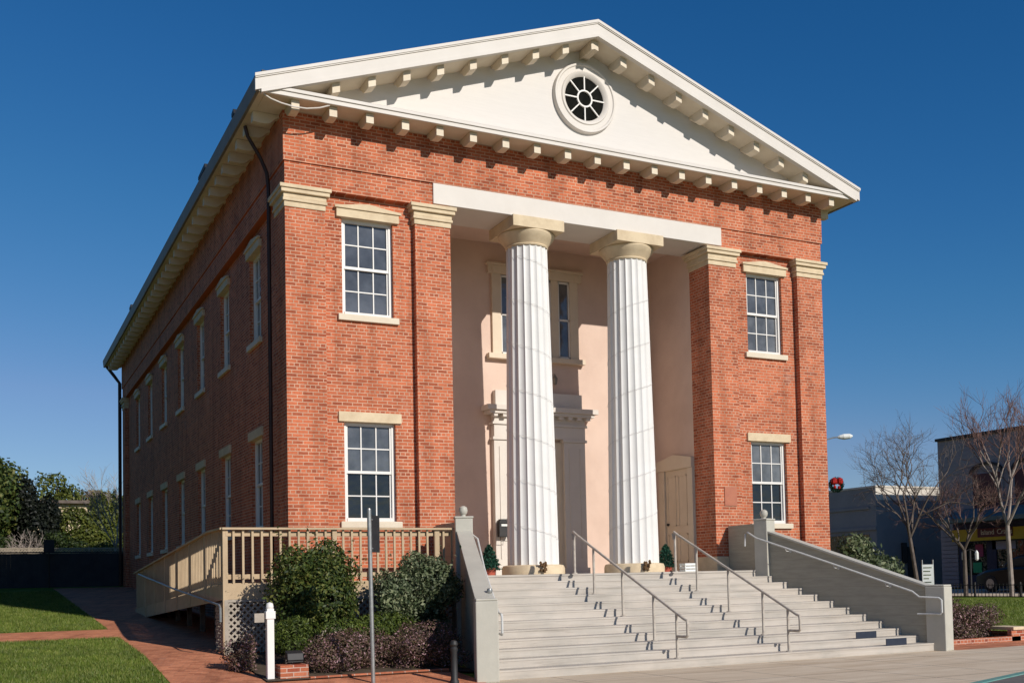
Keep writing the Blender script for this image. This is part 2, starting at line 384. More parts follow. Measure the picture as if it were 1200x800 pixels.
def thing(name, label, cat, loc=(0,0,0), rz=0, group=None):
    o = bpy.data.objects.new(name, None); COL.objects.link(o); o.location = loc; o.rotation_euler.z = rz
    o.empty_display_size = .3
    return tag(o, label, cat, group)
def copy_tree(o, parent=None):
    c = o.copy(); COL.objects.link(c); c.parent = parent
    for ch in o.children: copy_tree(ch, c)
    return c

# ------------------------------------------------------------------ ground
def sm(a, b, x):
    t = min(1, max(0, (x-a)/(b-a))); return t*t*(3-2*t)
def G(x, y):
    z = 0
    if y > -5.3: z += .09*(min(y, -1)+5.3)
    if y > -1: z += .045*(min(y, 30)+1)
    return -1.7+z*(1-(sm(1.5, 2.6, x) if y < 6 else sm(2, 12, x)))+.75*sm(15, 34, x)
def frange(a, b, s):
    n = max(1, int(round((b-a)/s))); return [a+(b-a)*i/n for i in range(n+1)]
def sheet(name, xs, ys, dz, mat, kind='structure', label=None, cat=None):
    V = [(x, y, G(x, y)+dz) for y in ys for x in xs]; nx = len(xs)
    F = [(j*nx+i, j*nx+i+1, (j+1)*nx+i+1, (j+1)*nx+i) for j in range(len(ys)-1) for i in range(nx-1)]
    o = MB().add(V, F).build(name, mat, smooth=True); o['kind'] = kind
    if label: o['label'] = label
    return o
GX = [-400, -150, -60, -30, -15] + frange(-12, 0, 2) + [1, 1.5] + frange(2, 12, .5) + frange(12.5, 15, .5) + frange(15.5, 34, .5) + [36, 40, 60, 120, 500]
GY = [-200, -60, -30, -15, -10, -5.3, -4, -2, -1] + frange(0, 30, 2) + [34, 45, 60, 90, 150, 300, 900]
GX = sorted(set(round(x, 4) for x in GX)); GY = sorted(set(round(y, 4) for y in GY))
g = sheet('ground', GX, GY, 0, M['turf'])
# sidewalk along the street in front, brick walk, cross path
def span(G_, a, b): return [a]+[v for v in G_ if a < v < b]+[b]
def kl(x): return -9.95+.357*(x-7.26)
sv = [(-30, -14), (-4.1, -14), (7.26, kl(7.26)), (11, kl(11)), (13, -8.0), (16, -7.8), (60, -7.8)]
o = MB().add([(x, y, G(x, -6)+.006) for x, y in sv]+[(x, -4.9 if x < 11.7 else -5.3, G(x, -6)+.006) for x, y in sv], [(i, i+1, i+8, i+7) for i in range(6)]).build('sidewalk', M['concrete']); o['kind'] = 'structure'
road = MB().box(-60, 80, -26, -7.8, -1.9, -1.698).build('road', M['asphalt']); road['kind'] = 'structure'
k = MB()
for (xa, ya), (xb, yb_) in zip(sv[1:], sv[2:]): k.bar((xa, ya, -1.73), (xb, yb_, -1.73), .15, .09)
kb = k.build('kerb', M['kerb'], bevel=.012); kb['kind'] = 'structure'
sheet('brick_walk', [-2.75, -2.0, -1.45, 0, 1, 1.5, 1.75], span(GY, -5.3, 26.5), .008, M['paver'])
V = [(-60, 3.0), (-2.75, 3.0), (-2.75, 5.35), (-60, 5.8)]
o = MB().add([(x, y, G(x, y)+.008) for x, y in V], [(0, 1, 2, 3)]).build('cross_path', M['paver']); o['kind'] = 'structure'
# brick edging rows along the lawn side of the walk
sheet('brick_apron', span(GX, 12.1, 30), [-5.3, -4.0], .008, M['paver'])
sheet('planting_bed_soil', [-1.4, -.6, 0, 1, 1.5, 2, 2.5], [-4.15, -4, -2, -1.25], .03, M['earth'])
sheet('street', span(GX, 28.1, 33.0), span(GY, -60, 80), .01, M['concrete'])

def blades(name, x0, x1, y0, y1, n, h, keep=lambda x, y: True):
    P = []
    xs = RNG.uniform(x0, x1, n); ys = RNG.uniform(y0, y1, n)
    P = np.array([(x, y, G(x, y)) for x, y in zip(xs, ys) if keep(x, y)]); n = len(P)
    a = RNG.uniform(0, 2*pi, n); w = .007; hh = h*RNG.uniform(.5, 1.3, n)
    dx = np.cos(a)*w; dy = np.sin(a)*w; lx = RNG.normal(0, .4, n)*hh; ly = RNG.normal(0, .4, n)*hh
    A = P+np.stack([dx, dy, 0*dx], 1); B = P-np.stack([dx, dy, 0*dx], 1); Ct = P+np.stack([lx, ly, hh], 1)
    o = np_mesh(name, M['blade'], np.stack([A, B, Ct], 1).reshape(-1, 3), np.arange(3*n).reshape(n, 3))
    o['kind'] = 'stuff'; return o
tag(blades('lawn_grass', -6.2, -2.77, -4.4, 2.98, 60000, .06), 'mown green lawn in the near left corner')
tag(blades('lawn_grass', -6.2, -2.77, 5.5, 24, 60000, .06), 'mown green lawn beyond the cross path')
tag(blades('lawn_grass', 14.5, 27, -3.9, 12, 60000, .07, lambda x, y: y < (x-12)*.9), 'mown green lawn right of the stairs')

# ------------------------------------------------------------------ capitol building
Wd, L = 13.7, 27.4
B = thing('capitol_building', 'two-storey red brick capitol with white pediment and two fluted white columns', 'building', (0, 0, -1.7))
OFF = (0, 0, -1.7)
def bp(mb, name, mat, parent=B, **k): return mb.build(name, mat, parent, off=OFF, **k)
def wall_open(mb, u0, u1, z0, z1, ops, axis, a, b):
    us = sorted({u0, u1, *[o[0] for o in ops], *[o[1] for o in ops]})
    for i in range(len(us)-1):
        ua, ub = us[i], us[i+1]; mid = (ua+ub)/2
        hs = sorted([(o[2], o[3]) for o in ops if o[0] < mid < o[1]]); z = z0; segs = []
        for h0, h1 in hs: segs.append((z, h0)); z = h1
        segs.append((z, z1))
        for s0, s1 in segs:
            if s1-s0 > 1e-4:
                if axis == 'x': mb.box(ua, ub, a, b, s0, s1)
                else: mb.box(a, b, ua, ub, s0, s1)
Z2b, Z2t, Z1b, Z1t = 5.33, 7.31, 1.14, 3.15
wl, wr = 1.19, 2.28
# walls
w = MB(); wall_open(w, .8, 2.72, -1.75, 7.76, [(wl, wr, Z1b, Z1t), (wl, wr, Z2b, Z2t)], 'x', .15, .5)
w.box(.8, 2.72, 0, .5, 7.76, 8.25); bp(w, 'brick_wall', M['brick'])
w = MB(); wall_open(w, 10.98, 12.9, -1.75, 7.76, [(Wd-wr, Wd-wl, Z1b, Z1t), (Wd-wr, Wd-wl, Z2b, Z2t)], 'x', .15, .5)
w.box(10.98, 12.9, 0, .5, 7.76, 8.25); bp(w, 'brick_wall', M['brick'])
SY = [3.3+3.38*i for i in range(7)]
ops = []
for y in SY: ops += [(y-.545, y+.545, Z1b, Z1t), (y-.545, y+.545, Z2b, Z2t)]
w = MB(); wall_open(w, .8, L-.8, -1.75, 7.76, ops, 'y', .15, .5); w.box(0, .5, .8, L-.8, 7.76, 8.25); bp(w, 'brick_wall', M['brick'])
w = MB().box(Wd-.5, Wd-.15, .8, L-.8, -1.75, 8.25); bp(w, 'brick_wall', M['brick'])
w = MB().box(.8, Wd-.8, L-.5, L-.15, -1.75, 8.25); bp(w, 'brick_wall', M['brick'])
# frieze
w = MB(); w.box(-.03, Wd+.03, -.03, .5, 8.252, 9.25); w.box(-.03, .5, .5, L+.03, 8.252, 9.25); w.box(Wd-.5, Wd+.03, .5, L+.03, 8.252, 9.25); w.box(.5, Wd-.5, L-.5, L+.03, 8.252, 9.25)
bp(w, 'brick_frieze', M['brick'])
# pilasters
def cap(mb, x0, x1, y0, y1):
    for e, a, b in ((.02, 7.33, 7.44), (.05, 7.44, 7.5), (.035, 7.5, 7.6), (.09, 7.6, 7.68), (.12, 7.68, 7.758)):
        mb.box(x0-e, x1+e, y0-e, y1+e, a, b)
for i, (x0, x1, y0, y1, base) in enumerate([(0, .8, 0, .8, 0), (2.72, 3.51, 0, .8, 1), (10.19, 10.98, 0, .8, 1), (12.9, Wd, 0, .8, 0), (0, .8, L-.8, L, 0), (Wd-.8, Wd, L-.8, L, 0)]):
    p = bp(MB().box(x0, x1, y0, y1, -1.75, 8.25), 'pilaster', M['brick'])
    c = MB(); cap(c, x0, x1, y0, y1); bp(c, 'pilaster_capital', M['stone'], p, bevel=.012)
    if base: bp(MB().box(x0-.03, x1+.03, -.05, y1+.03, -.02, .34), 'pilaster_base', M['stone'], p, bevel=.02)
# windows (local: opening centred on x, z from 0, outer wall plane y=0, looking to -y)
def window_parts(h, gable):
    hw = .545
    f = MB(); y0, y1 = .085, .195
    f.box(-hw, -hw+.065, y0, y1, 0, h); f.box(hw-.065, hw, y0, y1, 0, h)
    f.box(-hw+.065, hw-.065, y0, y1, h-.07, h); f.box(-hw+.065, hw-.065, y0-.02, y1, 0, .075)
    mid = h*.5; f.box(-hw+.065, hw-.065, y0+.015, y1-.01, mid-.028, mid+.028)
    gw = (2*hw-.13)
    for k in (1, 2):
        x = -hw+.065+gw*k/3; f.box(x-.012, x+.012, y0+.03, y0+.07, mid+.028, h-.07); f.box(x-.012, x+.012, y0+.055, y0+.095, .075, mid-.028)
    for z, yy in ((mid+.028+(h-.07-mid-.028)/2, .032), (.075+(mid-.028-.075)/2, .057)): f.box(-hw+.065, hw-.065, y0+yy, y0+yy+.036, z-.012, z+.012)
    # sash stiles
    for sx in (-1, 1):
        a, b = sorted((sx*(hw-.065), sx*(hw-.10))); f.box(a, b, y0+.02, y0+.08, mid+.028, h-.07); f.box(a, b, y0+.045, y0+.1, .075, mid-.028)
    p1 = MB().box(-hw+.06, hw-.06, y0+.05, y0+.056, mid, h-.05)
    p2 = MB().box(-hw+.06, hw-.06, y0+.075, y0+.081, .05, mid)
    l = MB()
    if gable:
        l.prism([(-hw-.12, -.002), (hw+.12, -.002), (hw+.12, .17), (0, .26), (-hw-.12, .17)], 1, -.07, .12)
        l.prism([(-hw-.16, .172), (hw+.16, .172), (hw+.16, .215), (0, .31), (-hw-.16, .215)], 1, -.1, -.03)
    else: l.box(-hw-.12, hw+.12, -.05, .12, -.002, .20)
    s_ = MB().box(-hw-.1, hw+.1, -.07, .12, -.13, -.002)
    return f, p1, p2, l, s_
def make_window(h, gable, dark):
    f, p1, p2, l, s_ = window_parts(h, gable)
    w = f.build('window', M['sash'], B)
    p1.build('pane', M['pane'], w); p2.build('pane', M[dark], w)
    lo = l.build('lintel', M['stone'], w, bevel=.008); lo.location.z = h
    s_.build('sill', M['cream'], w, bevel=.01)
    return w
def at_front(w, x, z): w.location = (x, .15, z-OFF[2]); return w
def at_side(w, y, z): w.location = (.15, y, z-OFF[2]); w.rotation_euler.z = -pi/2; return w
h2, h1 = Z2t-Z2b, Z1t-Z1b
wu = at_front(make_window(h2, True, 'pane'), (wl+wr)/2, Z2b)
wd = at_front(make_window(h1, False, 'pane_dark'), (wl+wr)/2, Z1b)  # lower panes darkened in colour to stand in for dark street reflections
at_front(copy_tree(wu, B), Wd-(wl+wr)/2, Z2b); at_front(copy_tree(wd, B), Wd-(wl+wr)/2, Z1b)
for y in SY:
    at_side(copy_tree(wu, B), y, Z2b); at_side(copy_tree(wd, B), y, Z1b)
# porch
bp(MB().box(3.13, Wd-3.13, -.035, 1.1, 7.81, 8.25), 'white_beam', M['white'], bevel=.01)
w = MB(); w.box(3.25, 3.50, .5, 2.9, -.05, 8.3); w.box(Wd-3.50, Wd-3.25, .5, 2.9, -.05, 8.3); w.box(3.50, Wd-3.50, 2.65, 2.9, -.05, 8.3)
bp(w, 'porch_wall', M['pink'])
bp(MB().box(3.5, Wd-3.5, 1.1, 2.7, 8.05, 8.15), 'porch_ceiling', M['pink'])
# columns
def fluted(R0, R1, z0, z1, nfl=20, seg=8, rings=14):
    n = nfl*seg; V = []
    for i in range(rings+1):
        t = i/rings; z = z0+(z1-z0)*t; R = R0+(R1-R0)*(t**1.15)
        for k in range(n):
            u = (k % seg)/seg; d = .06*(1-(2*u-1)**2)**.8
            a = 2*pi*k/n; r = R*(1-d); V.append((r*cos(a), r*sin(a), z))
    F = [(i*n+k, i*n+(k+1) % n, (i+1)*n+(k+1) % n, (i+1)*n+k) for i in range(rings) for k in range(n)]
    return MB().add(V, F)
cl = fluted(.575, .46, .2, 7.27).build('column', M['column'], B, smooth=True)
cl.location = (5.57, .5, 1.7)
MB().lathe([(.62, 0), (.70, .0), (.70, .13), (.675, .2), (.6, .215)], n=32).build('column_base', M['stone'], cl, smooth=True, bevel=.01)
MB().lathe([(.42, 7.25), (.47, 7.25), (.485, 7.275), (.47, 7.295), (.50, 7.34), (.565, 7.42), (.62, 7.49), (.635, 7.53), (.62, 7.56)], n=40).build('echinus', M['stone'], cl, smooth=True)
MB().box(-.63, .63, -.63, .63, 7.562, 7.808).build('abacus', M['stone'], cl, bevel=.008)
c2 = copy_tree(cl, B); c2.location = (8.20, .5, 1.7)
# porch upper window (tripartite)
Yb = 2.65
fr = MB()
def rel(mb, x0, x1, d, z0, z1): mb.box(x0, x1, Yb-d, Yb+.02, z0, z1)
rel(fr, 5.66, 5.90, .08, 5.35, 7.3); rel(fr, 7.80, 8.04, .08, 5.35, 7.3); rel(fr, 5.56, 8.14, .1, 7.302, 7.5); rel(fr, 5.52, 8.18, .14, 7.502, 7.56)
rel(fr, 6.22, 6.42, .075, 5.35, 7.3); rel(fr, 7.28, 7.48, .075, 5.35, 7.3)
for x in (5.66, 7.93):
    rel(fr, x, x+.11, .12, 7.33, 7.46)
pw = bp(fr, 'porch_window', M['doorpaint'], bevel=.006)
mu = MB()
for x0, x1 in ((5.9, 6.22), (6.42, 7.28), (7.48, 7.8)):
    for z in (5.36, 6.3, 7.24): rel(mu, x0, x1, .05, z, z+.045)
    for z in ((5.85, 6.8) if x0 > 6.3 and x0 < 7 else ()): rel(mu, x0, x1, .04, z, z+.022)
    rel(mu, x0, x0+.035, .05, 5.36, 7.28); rel(mu, x1-.035, x1, .05, 5.36, 7.28)
bp(mu, 'sash', M['sash'], pw); bp(MB().box(5.9, 7.8, Yb-.022, Yb-.004, 5.36, 7.3), 'pane', M['pane'], pw)
bp(MB().box(5.52, 8.18, Yb-.16, Yb+.02, 5.22, 5.348), 'sill', M['doorpaint'], pw, bevel=.008)
# door surround
ds = MB()
for x0, x1 in ((5.60, 6.20), (7.50, 8.10)):
    rel(ds, x0, x1, .16, .16, 3.25); rel(ds, x0-.05, x1+.05, .2, 0, .16); rel(ds, x0-.04, x1+.04, .2, 3.252, 3.32)
    for a, b in ((x0+.13, x0+.16), (x1-.16, x1-.13)): rel(ds, a, b, .18, .4, 3.1)
rel(ds, 5.60, 8.10, .18, 3.322, 3.62); rel(ds, 5.55, 8.15, .22, 3.622, 3.68); rel(ds, 5.60, 8.10, .18, 3.682, 3.86)
rel(ds, 5.42, 8.28, .36, 3.862, 3.94); rel(ds, 5.34, 8.36, .42, 3.942, 4.06); rel(ds, 5.66, 8.04, .16, 4.062, 4.45)
for i in range(11):
    x = 5.52+i*(2.66-.12)/10; ds.box(x, x+.12, Yb-.33, Yb-.18, 3.79, 3.861)
dsr = bp(ds, 'door_surround', M['white'], bevel=.005)
dd = MB(); dd.box(6.2, 7.5, Yb-.05, Yb-.01, .05, 3.25)
for x in (6.26, 6.88):
    for z0, z1 in ((.25, 1.1), (1.3, 2.9)):
        dd.box(x, x+.56, Yb-.062, Yb-.048, z0, z0+.04); dd.box(x, x+.56, Yb-.062, Yb-.048, z1-.04, z1); dd.box(x, x+.04, Yb-.062, Yb-.048, z0+.04, z1-.04); dd.box(x+.52, x+.56, Yb-.062, Yb-.048, z0+.04, z1-.04)
dd.box(6.83, 6.87, Yb-.065, Yb-.05, .05, 3.25)
fd = bp(dd, 'front_door', M['doorpaint'], bevel=.004)
bp(MB().lathe([(.0, 0), (.025, 0), (.035, -.03), (.02, -.06), (0, -.065)], (6.92, Yb-.066, 1.05), 12, 'y'), 'door_knob', M['blackmetal'], fd)
# side door in the right porch wall (plane x = 10.2)
X = Wd-3.50
sd = MB(); sd.box(X-.07, X+.01, .83, 1.05, 0, 2.55); sd.box(X-.07, X+.01, 2.05, 2.3, 0, 2.55)
sd.prism([(.83, 2.552), (2.38, 2.552), (2.38, 2.8), (1.6, 2.93), (.83, 2.8)], 0, X-.09, X+.01)
sdo = bp(sd, 'side_door', M['doorpaint'], bevel=.006)
dl = MB().box(X-.02, X+.005, 1.05, 2.05, .02, 2.55)
for y in (1.13, 1.6):
    for z0, z1 in ((.25, .95), (1.15, 2.4)):
        dl.box(X-.03, X-.018, y, y+.37, z0, z0+.03); dl.box(X-.03, X-.018, y, y+.37, z1-.03, z1); dl.box(X-.03, X-.018, y, y+.03, z0, z1); dl.box(X-.03, X-.018, y+.34, y+.37, z0, z1)
dl = bp(dl, 'door_leaf', M['doorpaint'], sdo)
bp(MB().lathe([(0, 0), (.02, 0), (.035, -.04), (.02, -.06), (0, -.062)], (X-.02, 1.95, 1.2), 12, 'x'), 'door_knob', M['blackmetal'], sdo)
# wall lantern by the porch
ln = MB(); ln.lathe([(.015, 0), (.05, .02), (.075, .16), (.02, .24), (.0, .26)], (7.27, Yb-.2, 4.66), 6); ln.tube([(7.27, Yb, 4.70), (7.27, Yb-.1, 4.94), (7.27, Yb-.2, 4.92)], .009, 6)
bp(ln, 'wall_lantern', M['gutter'])
# stone plaque
bp(MB().box(10.46, 10.82, -.02, .01, 1.55, 2.0), 'plaque', M['plaque'])
# cornice
EZ = 9.25
c = MB(); c.box(-.62, Wd+.62, -.62, 0, EZ+.002, EZ+.07)
cor = bp(c, 'cornice', M['cream'])
c = MB(); c.box(-.64, Wd+.64, -.665, -.62, EZ-.005, EZ+.08); c.box(-.66, Wd+.66, -.69, -.6, EZ+.082, EZ+.15)
c.prism([(-.69, EZ+.152), (-.66, EZ+.152), (-.0, EZ+.23), (-.0, EZ+.152)], 0, -.3, Wd+.3)
bp(c, 'cornice_moulding', M['white'], cor, bevel=.006)
c = MB(); c.box(-.62, 0, 0.002, L+.6, EZ+.004, EZ+.05); c.box(Wd, Wd+.62, 0.002, L+.6, EZ+.004, EZ+.05)
bp(c, 'eave_soffit', M['cream'])
for x0, x1 in ((-.71, -.62), (Wd+.62, Wd+.71)):
    gx = MB().prism([(x0, 9.535), (x1, 9.535), (x1, EZ-.01), (x0+.03 if x0 < 0 else x0, EZ-.01), (x0 if x0 < 0 else x1, EZ+.12)][:4], 1, -.655, L+.7)
    bp(gx, 'gutter', M['gutter'], bevel=.01)
m_ = (12.23-9.54)/7.56
def ztop(x): return 12.23-abs(x-Wd/2)*m_
def rake(mb, dz0, dz1, y0, y1, e=.71):
    for a, b in ((-e, Wd/2), (Wd/2, Wd+e)):
        mb.prism([(a, ztop(a)+dz0), (b, ztop(b)+dz0), (b, ztop(b)+dz1), (a, ztop(a)+dz1)], 1, y0, y1)
r = MB(); rake(r, -.05, .0, -.70, L+.7, .7); rf = bp(r, 'roof', M['roof'])
r = MB(); rake(r, -.30, -.052, -.70, -.64, .71); rk = bp(r, 'raking_cornice', M['white'])
r = MB(); rake(r, -.05, .012, -.735, -.70, .72); rake(r, -.37, -.302, -.72, -.6, .60); rake(r, -.075, -.05, -.72, -.7, .71); bp(r, 'raking_moulding', M['white'], rk)
r = MB(); rake(r, -.37, -.32, -.6, .05, .5); bp(r, 'raking_soffit', M['cream'], rk)
# tympanum
t = MB().prism([(.0, 9.33), (Wd, 9.33), (Wd, ztop(Wd)-.36), (Wd/2, ztop(Wd/2)-.36), (0, ztop(0)-.36)], 1, 0.004, .3)
bp(t, 'pediment', M['tymp'])
t = MB().prism([(.0, 9.33), (Wd, 9.33), (Wd, ztop(Wd)-.1), (Wd/2, ztop(Wd/2)-.1), (0, ztop(0)-.1)], 1, L-.3, L)
bp(t, 'gable_wall', M['brick'])
# round window
rw = MB().lathe([(.50, 0), (.50, -.03), (.555, -.09), (.60, -.10), (.62, -.075), (.72, -.075), (.74, -.10), (.78, -.10), (.80, -.05), (.80, 0.01)], (6.85, 0, 10.73), 56, 'y', cap=False)
rwo = bp(rw, 'round_window', M['white'], smooth=True)
mu = MB()
for i in range(8):
    a = pi/2+i*pi/4; mu.bar((6.85+.17*cos(a), -.035, 10.73+.17*sin(a)), (6.85+.51*cos(a), -.035, 10.73+.51*sin(a)), .028, .03, (0, 1, 0))
mu.lathe([(.165, -.01), (.165, -.055), (.20, -.055), (.20, -.01)], (6.85, 0, 10.73), 32, 'y', cap=False)
bp(mu, 'muntins', M['sash'], rwo)
bp(MB().lathe([(.52, -.012), (.52, -.004)], (6.85, 0, 10.73), 40, 'y'), 'pane', M['pane_round'], rwo)
# brackets: one mesh for the level rows, one for the rake
prof = [(0, 0), (-.55, 0), (-.55, -.20), (-.40, -.215), (-.27, -.21), (-.19, -.185), (-.13, -.12), (-.06, -.07), (0, -.06)]
bmesh_level = MB().prism([(y, z) for y, z in prof], 0, -.08, .08)
b0 = bmesh_level.build('bracket', M['cream'], B, bevel=.006)
def place(o, x, y, z, rz=0): o.location = (x, y, z-OFF[2]); o.rotation_euler.z = rz
place(b0, .09, 0, EZ)
for i in range(1, 19): place(copy_tree(b0, B), .09+.7515*i, 0, EZ)
for i in range(37): place(copy_tree(b0, B), -.0, .35+.7515*i, EZ, -pi/2)
for i in range(4): place(copy_tree(b0, B), Wd, .35+.7515*i, EZ, pi/2)
for sgn in (-1, 1):
    mb = MB(); sl_ = -sgn*m_
    P = []
    for x in (-.08, .08): P += [(x, y, z+sl_*x) for y, z in prof]
    n = len(prof)
    mb.add(P, [tuple(range(n)), tuple(range(2*n-1, n-1, -1))]+[(i, i+n, (i+1) % n+n, (i+1) % n) for i in range(n)])
    rb = mb.build('raking_bracket', M['cream'], B, bevel=.006)
    for i in range(1, 9):
        o = rb if i == 1 else copy_tree(rb, B)
        x = 6.85+sgn*.743*i; place(o, x, .0, ztop(x)-.37)
mb = MB().prism([(-.09, .0-.04), (0, -.0), (.09, -.04), (.09, -.24), (0, -.21), (-.09, -.24)], 1, -.55, 0)
place(mb.build('raking_bracket', M['cream'], B), 6.85, 0, 11.86)
# downspouts
d = MB(); d.tube([(-.55, .95, 9.2), (-.5, .95, 9.0), (-.25, .95, 8.6), (-.12, .95, 8.3), (-.09, .95, 8.0), (-.09, .95, -1.3)], .04, 8)
bp(d, 'downspout', M['darkpipe'], smooth=True)
d = MB(); d.tube([(-.6, L+.5, 9.3), (-.3, L+.15, 8.8), (-.1, L+.08, 8.5), (-.1, L+.08, -.3)], .07, 8); bp(d, 'downspout', M['darkpipe'], smooth=True)
d = MB(); d.tube([(-.55, -.6, 9.24), (-.4, -.62, 9.155), (-.2, -.61, 9.11), (.05, -.60, 9.085), (.3, -.60, 9.095), (.55, -.61, 9.15), (.75, -.62, 9.23)], .014, 6); bp(d, 'soffit_cable', M['white'], smooth=True)
# roof-edge fittings seen along the left eave
for y, e in ((4.4, .9), (1.2, .25), (18.3, .45)):
    bp(MB().prism([(y, 9.54), (y+e, 9.54), (y+e, 9.62), (y+.08, 9.66)], 0, -.72, -.64), 'roof_fitting', M['blackmetal'])
bp(MB().box(-.55, -.45, -.55, -.45, 9.6, 9.72), 'roof_fitting', M['blackmetal'])
# dark ground-floor interior shell so openings read as rooms
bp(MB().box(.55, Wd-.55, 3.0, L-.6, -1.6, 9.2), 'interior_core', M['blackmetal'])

# light strings on the columns
def helix(cx, cy, sgn, turns=6.5, z0=.6, z1=7.05):
    pts = []; n = int(turns*40)
    for i in range(n+1):
        t = i/n; z = z0+(z1-z0)*t; R = .575+(.46-.575)*((z-.2)/7.07)**1.15
        a = sgn*(2*pi*turns*t)+.5
        dr = .012*sin(i*pi*20/40*1.0)**2
        pts.append((cx+(R+.008)*cos(a), cy+(R+.008)*sin(a), z-dr*1.5))
    return pts
for cx, sg, lab in ((5.57, -1, 'thin grey light string wound round the left fluted column'), (8.20, 1, 'thin grey light string wound round the right fluted column')):
    o = MB().tube(helix(cx, .5, sg), .0035, 4).build('light_string', M['cable']); tag(o, lab, 'light string', 'light strings wound round the columns')
# small brown lights clipped on column bases
for cx, lab in ((5.62, 'left'), (8.26, 'right')):
    mb = MB()
    for q in range(14):
        c_ = (cx-.18+random.uniform(-.07, .07), -.23+random.uniform(-.03, .03), .03+random.uniform(0, .2))
        mb.lathe([(0, 0), (.035, .01), (.03, .05), (0, .07)], c_, 6)
    tag(mb.build('pinecone_cluster', M['cone']), 'brown pinecone cluster at the foot of the %s column' % lab, 'decoration', 'pinecone clusters at the column feet')
# mailbox
mbx = thing('mailbox', 'black wall mailbox beside the front door', 'mailbox', (5.75, Yb-.2, .84))
b_ = MB(); b_.box(-.135, .135, -.13, 0, .08, .40); b_.prism([(-.135, .40), (.135, .40), (.10, .50), (-.10, .50)], 1, -.13, 0); b_.build('box_body', M['blackmetal'], mbx, bevel=.01)
MB().box(-.08, .11, -.136, -.131, .33, .38).build('address_strip', M['whiteboard'], mbx)
MB().tube([(-.1, -.1, .08), (-.1, -.12, -.02), (.08, -.12, -.02), (.08, -.1, .08)], .008, 5).build('paper_hook', M['blackmetal'], mbx)

# ------------------------------------------------------------------ stairs
ST = thing('entrance_stairs', 'wide flared flight of pale painted entrance steps between sloping cheek walls', 'stairs', (6.85, -3, -1.7))
SO = (6.85, -3, -1.7)
def sp_(mb, name, mat, parent=ST, **k): return mb.build(name, mat, parent, off=SO, **k)
SPL = 1.28/3.8; ANG = atan2(1.28, 3.8)
def xin(y): return 3.13+(y+1.3)*SPL      # left cheek centre line
RI, TR = .14, .355
st = MB(); tr = MB()
def trap(mb, y0, y1, z0, z1):
    a0, a1 = xin(y0)+.05, xin(y1)+.05
    mb.hexa([(a0, y0, z0), (13.7-a0, y0, z0), (13.7-a1, y1, z0), (a1, y1, z0)], [(a0, y0, z1), (13.7-a0, y0, z1), (13.7-a1, y1, z1), (a1, y1, z1)])
for k_ in range(0, 12):
    y0 = -1.2-TR*k_; yb = -1.2-TR*(k_-1) if k_ else -.9
    z = -RI*k_
    trap(st, y0+.004, y0+.05, z-RI-.01, z-.034)
    # tread in planks
    if k_: trap(tr, y0-.004, y0+.172, z-.034, z); trap(tr, y0+.180, yb+.04, z-.034, z-.001)
st2 = MB(); trap(st2, -1.2-TR*11+.006, -1.2-TR*11+.05, -1.72, -.14*12+.02)
sp_(st, 'risers', M['step']); sp_(tr, 'treads', M['step'], bevel=.004); sp_(st2, 'bottom_riser', M['step'])
pf = MB(); pf.hexa([(xin(-1.22)+.05, -1.212, -.04), (13.7-xin(-1.22)-.05, -1.212, -.04), (10.5, .0, -.04), (3.2, .0, -.04)], [(xin(-1.22)+.05, -1.212, 0), (13.7-xin(-1.22)-.05, -1.212, 0), (10.5, .0, 0), (3.2, .0, 0)])
pf.box(3.515, 10.185, 0, 2.65, -.04, 0)
sp_(pf, 'landing', M['step'])
def rotbox(mb, cx, cy, hx, hy, z0, z1, ang):
    ca, sa = cos(ang), sin(ang)
    q = [(cx+x*ca-y*sa, cy+x*sa+y*ca) for x, y in ((-hx, -hy), (hx, -hy), (hx, hy), (-hx, hy))]
    mb.hexa([(x, y, z0) for x, y in q], [(x, y, z1) for x, y in q])
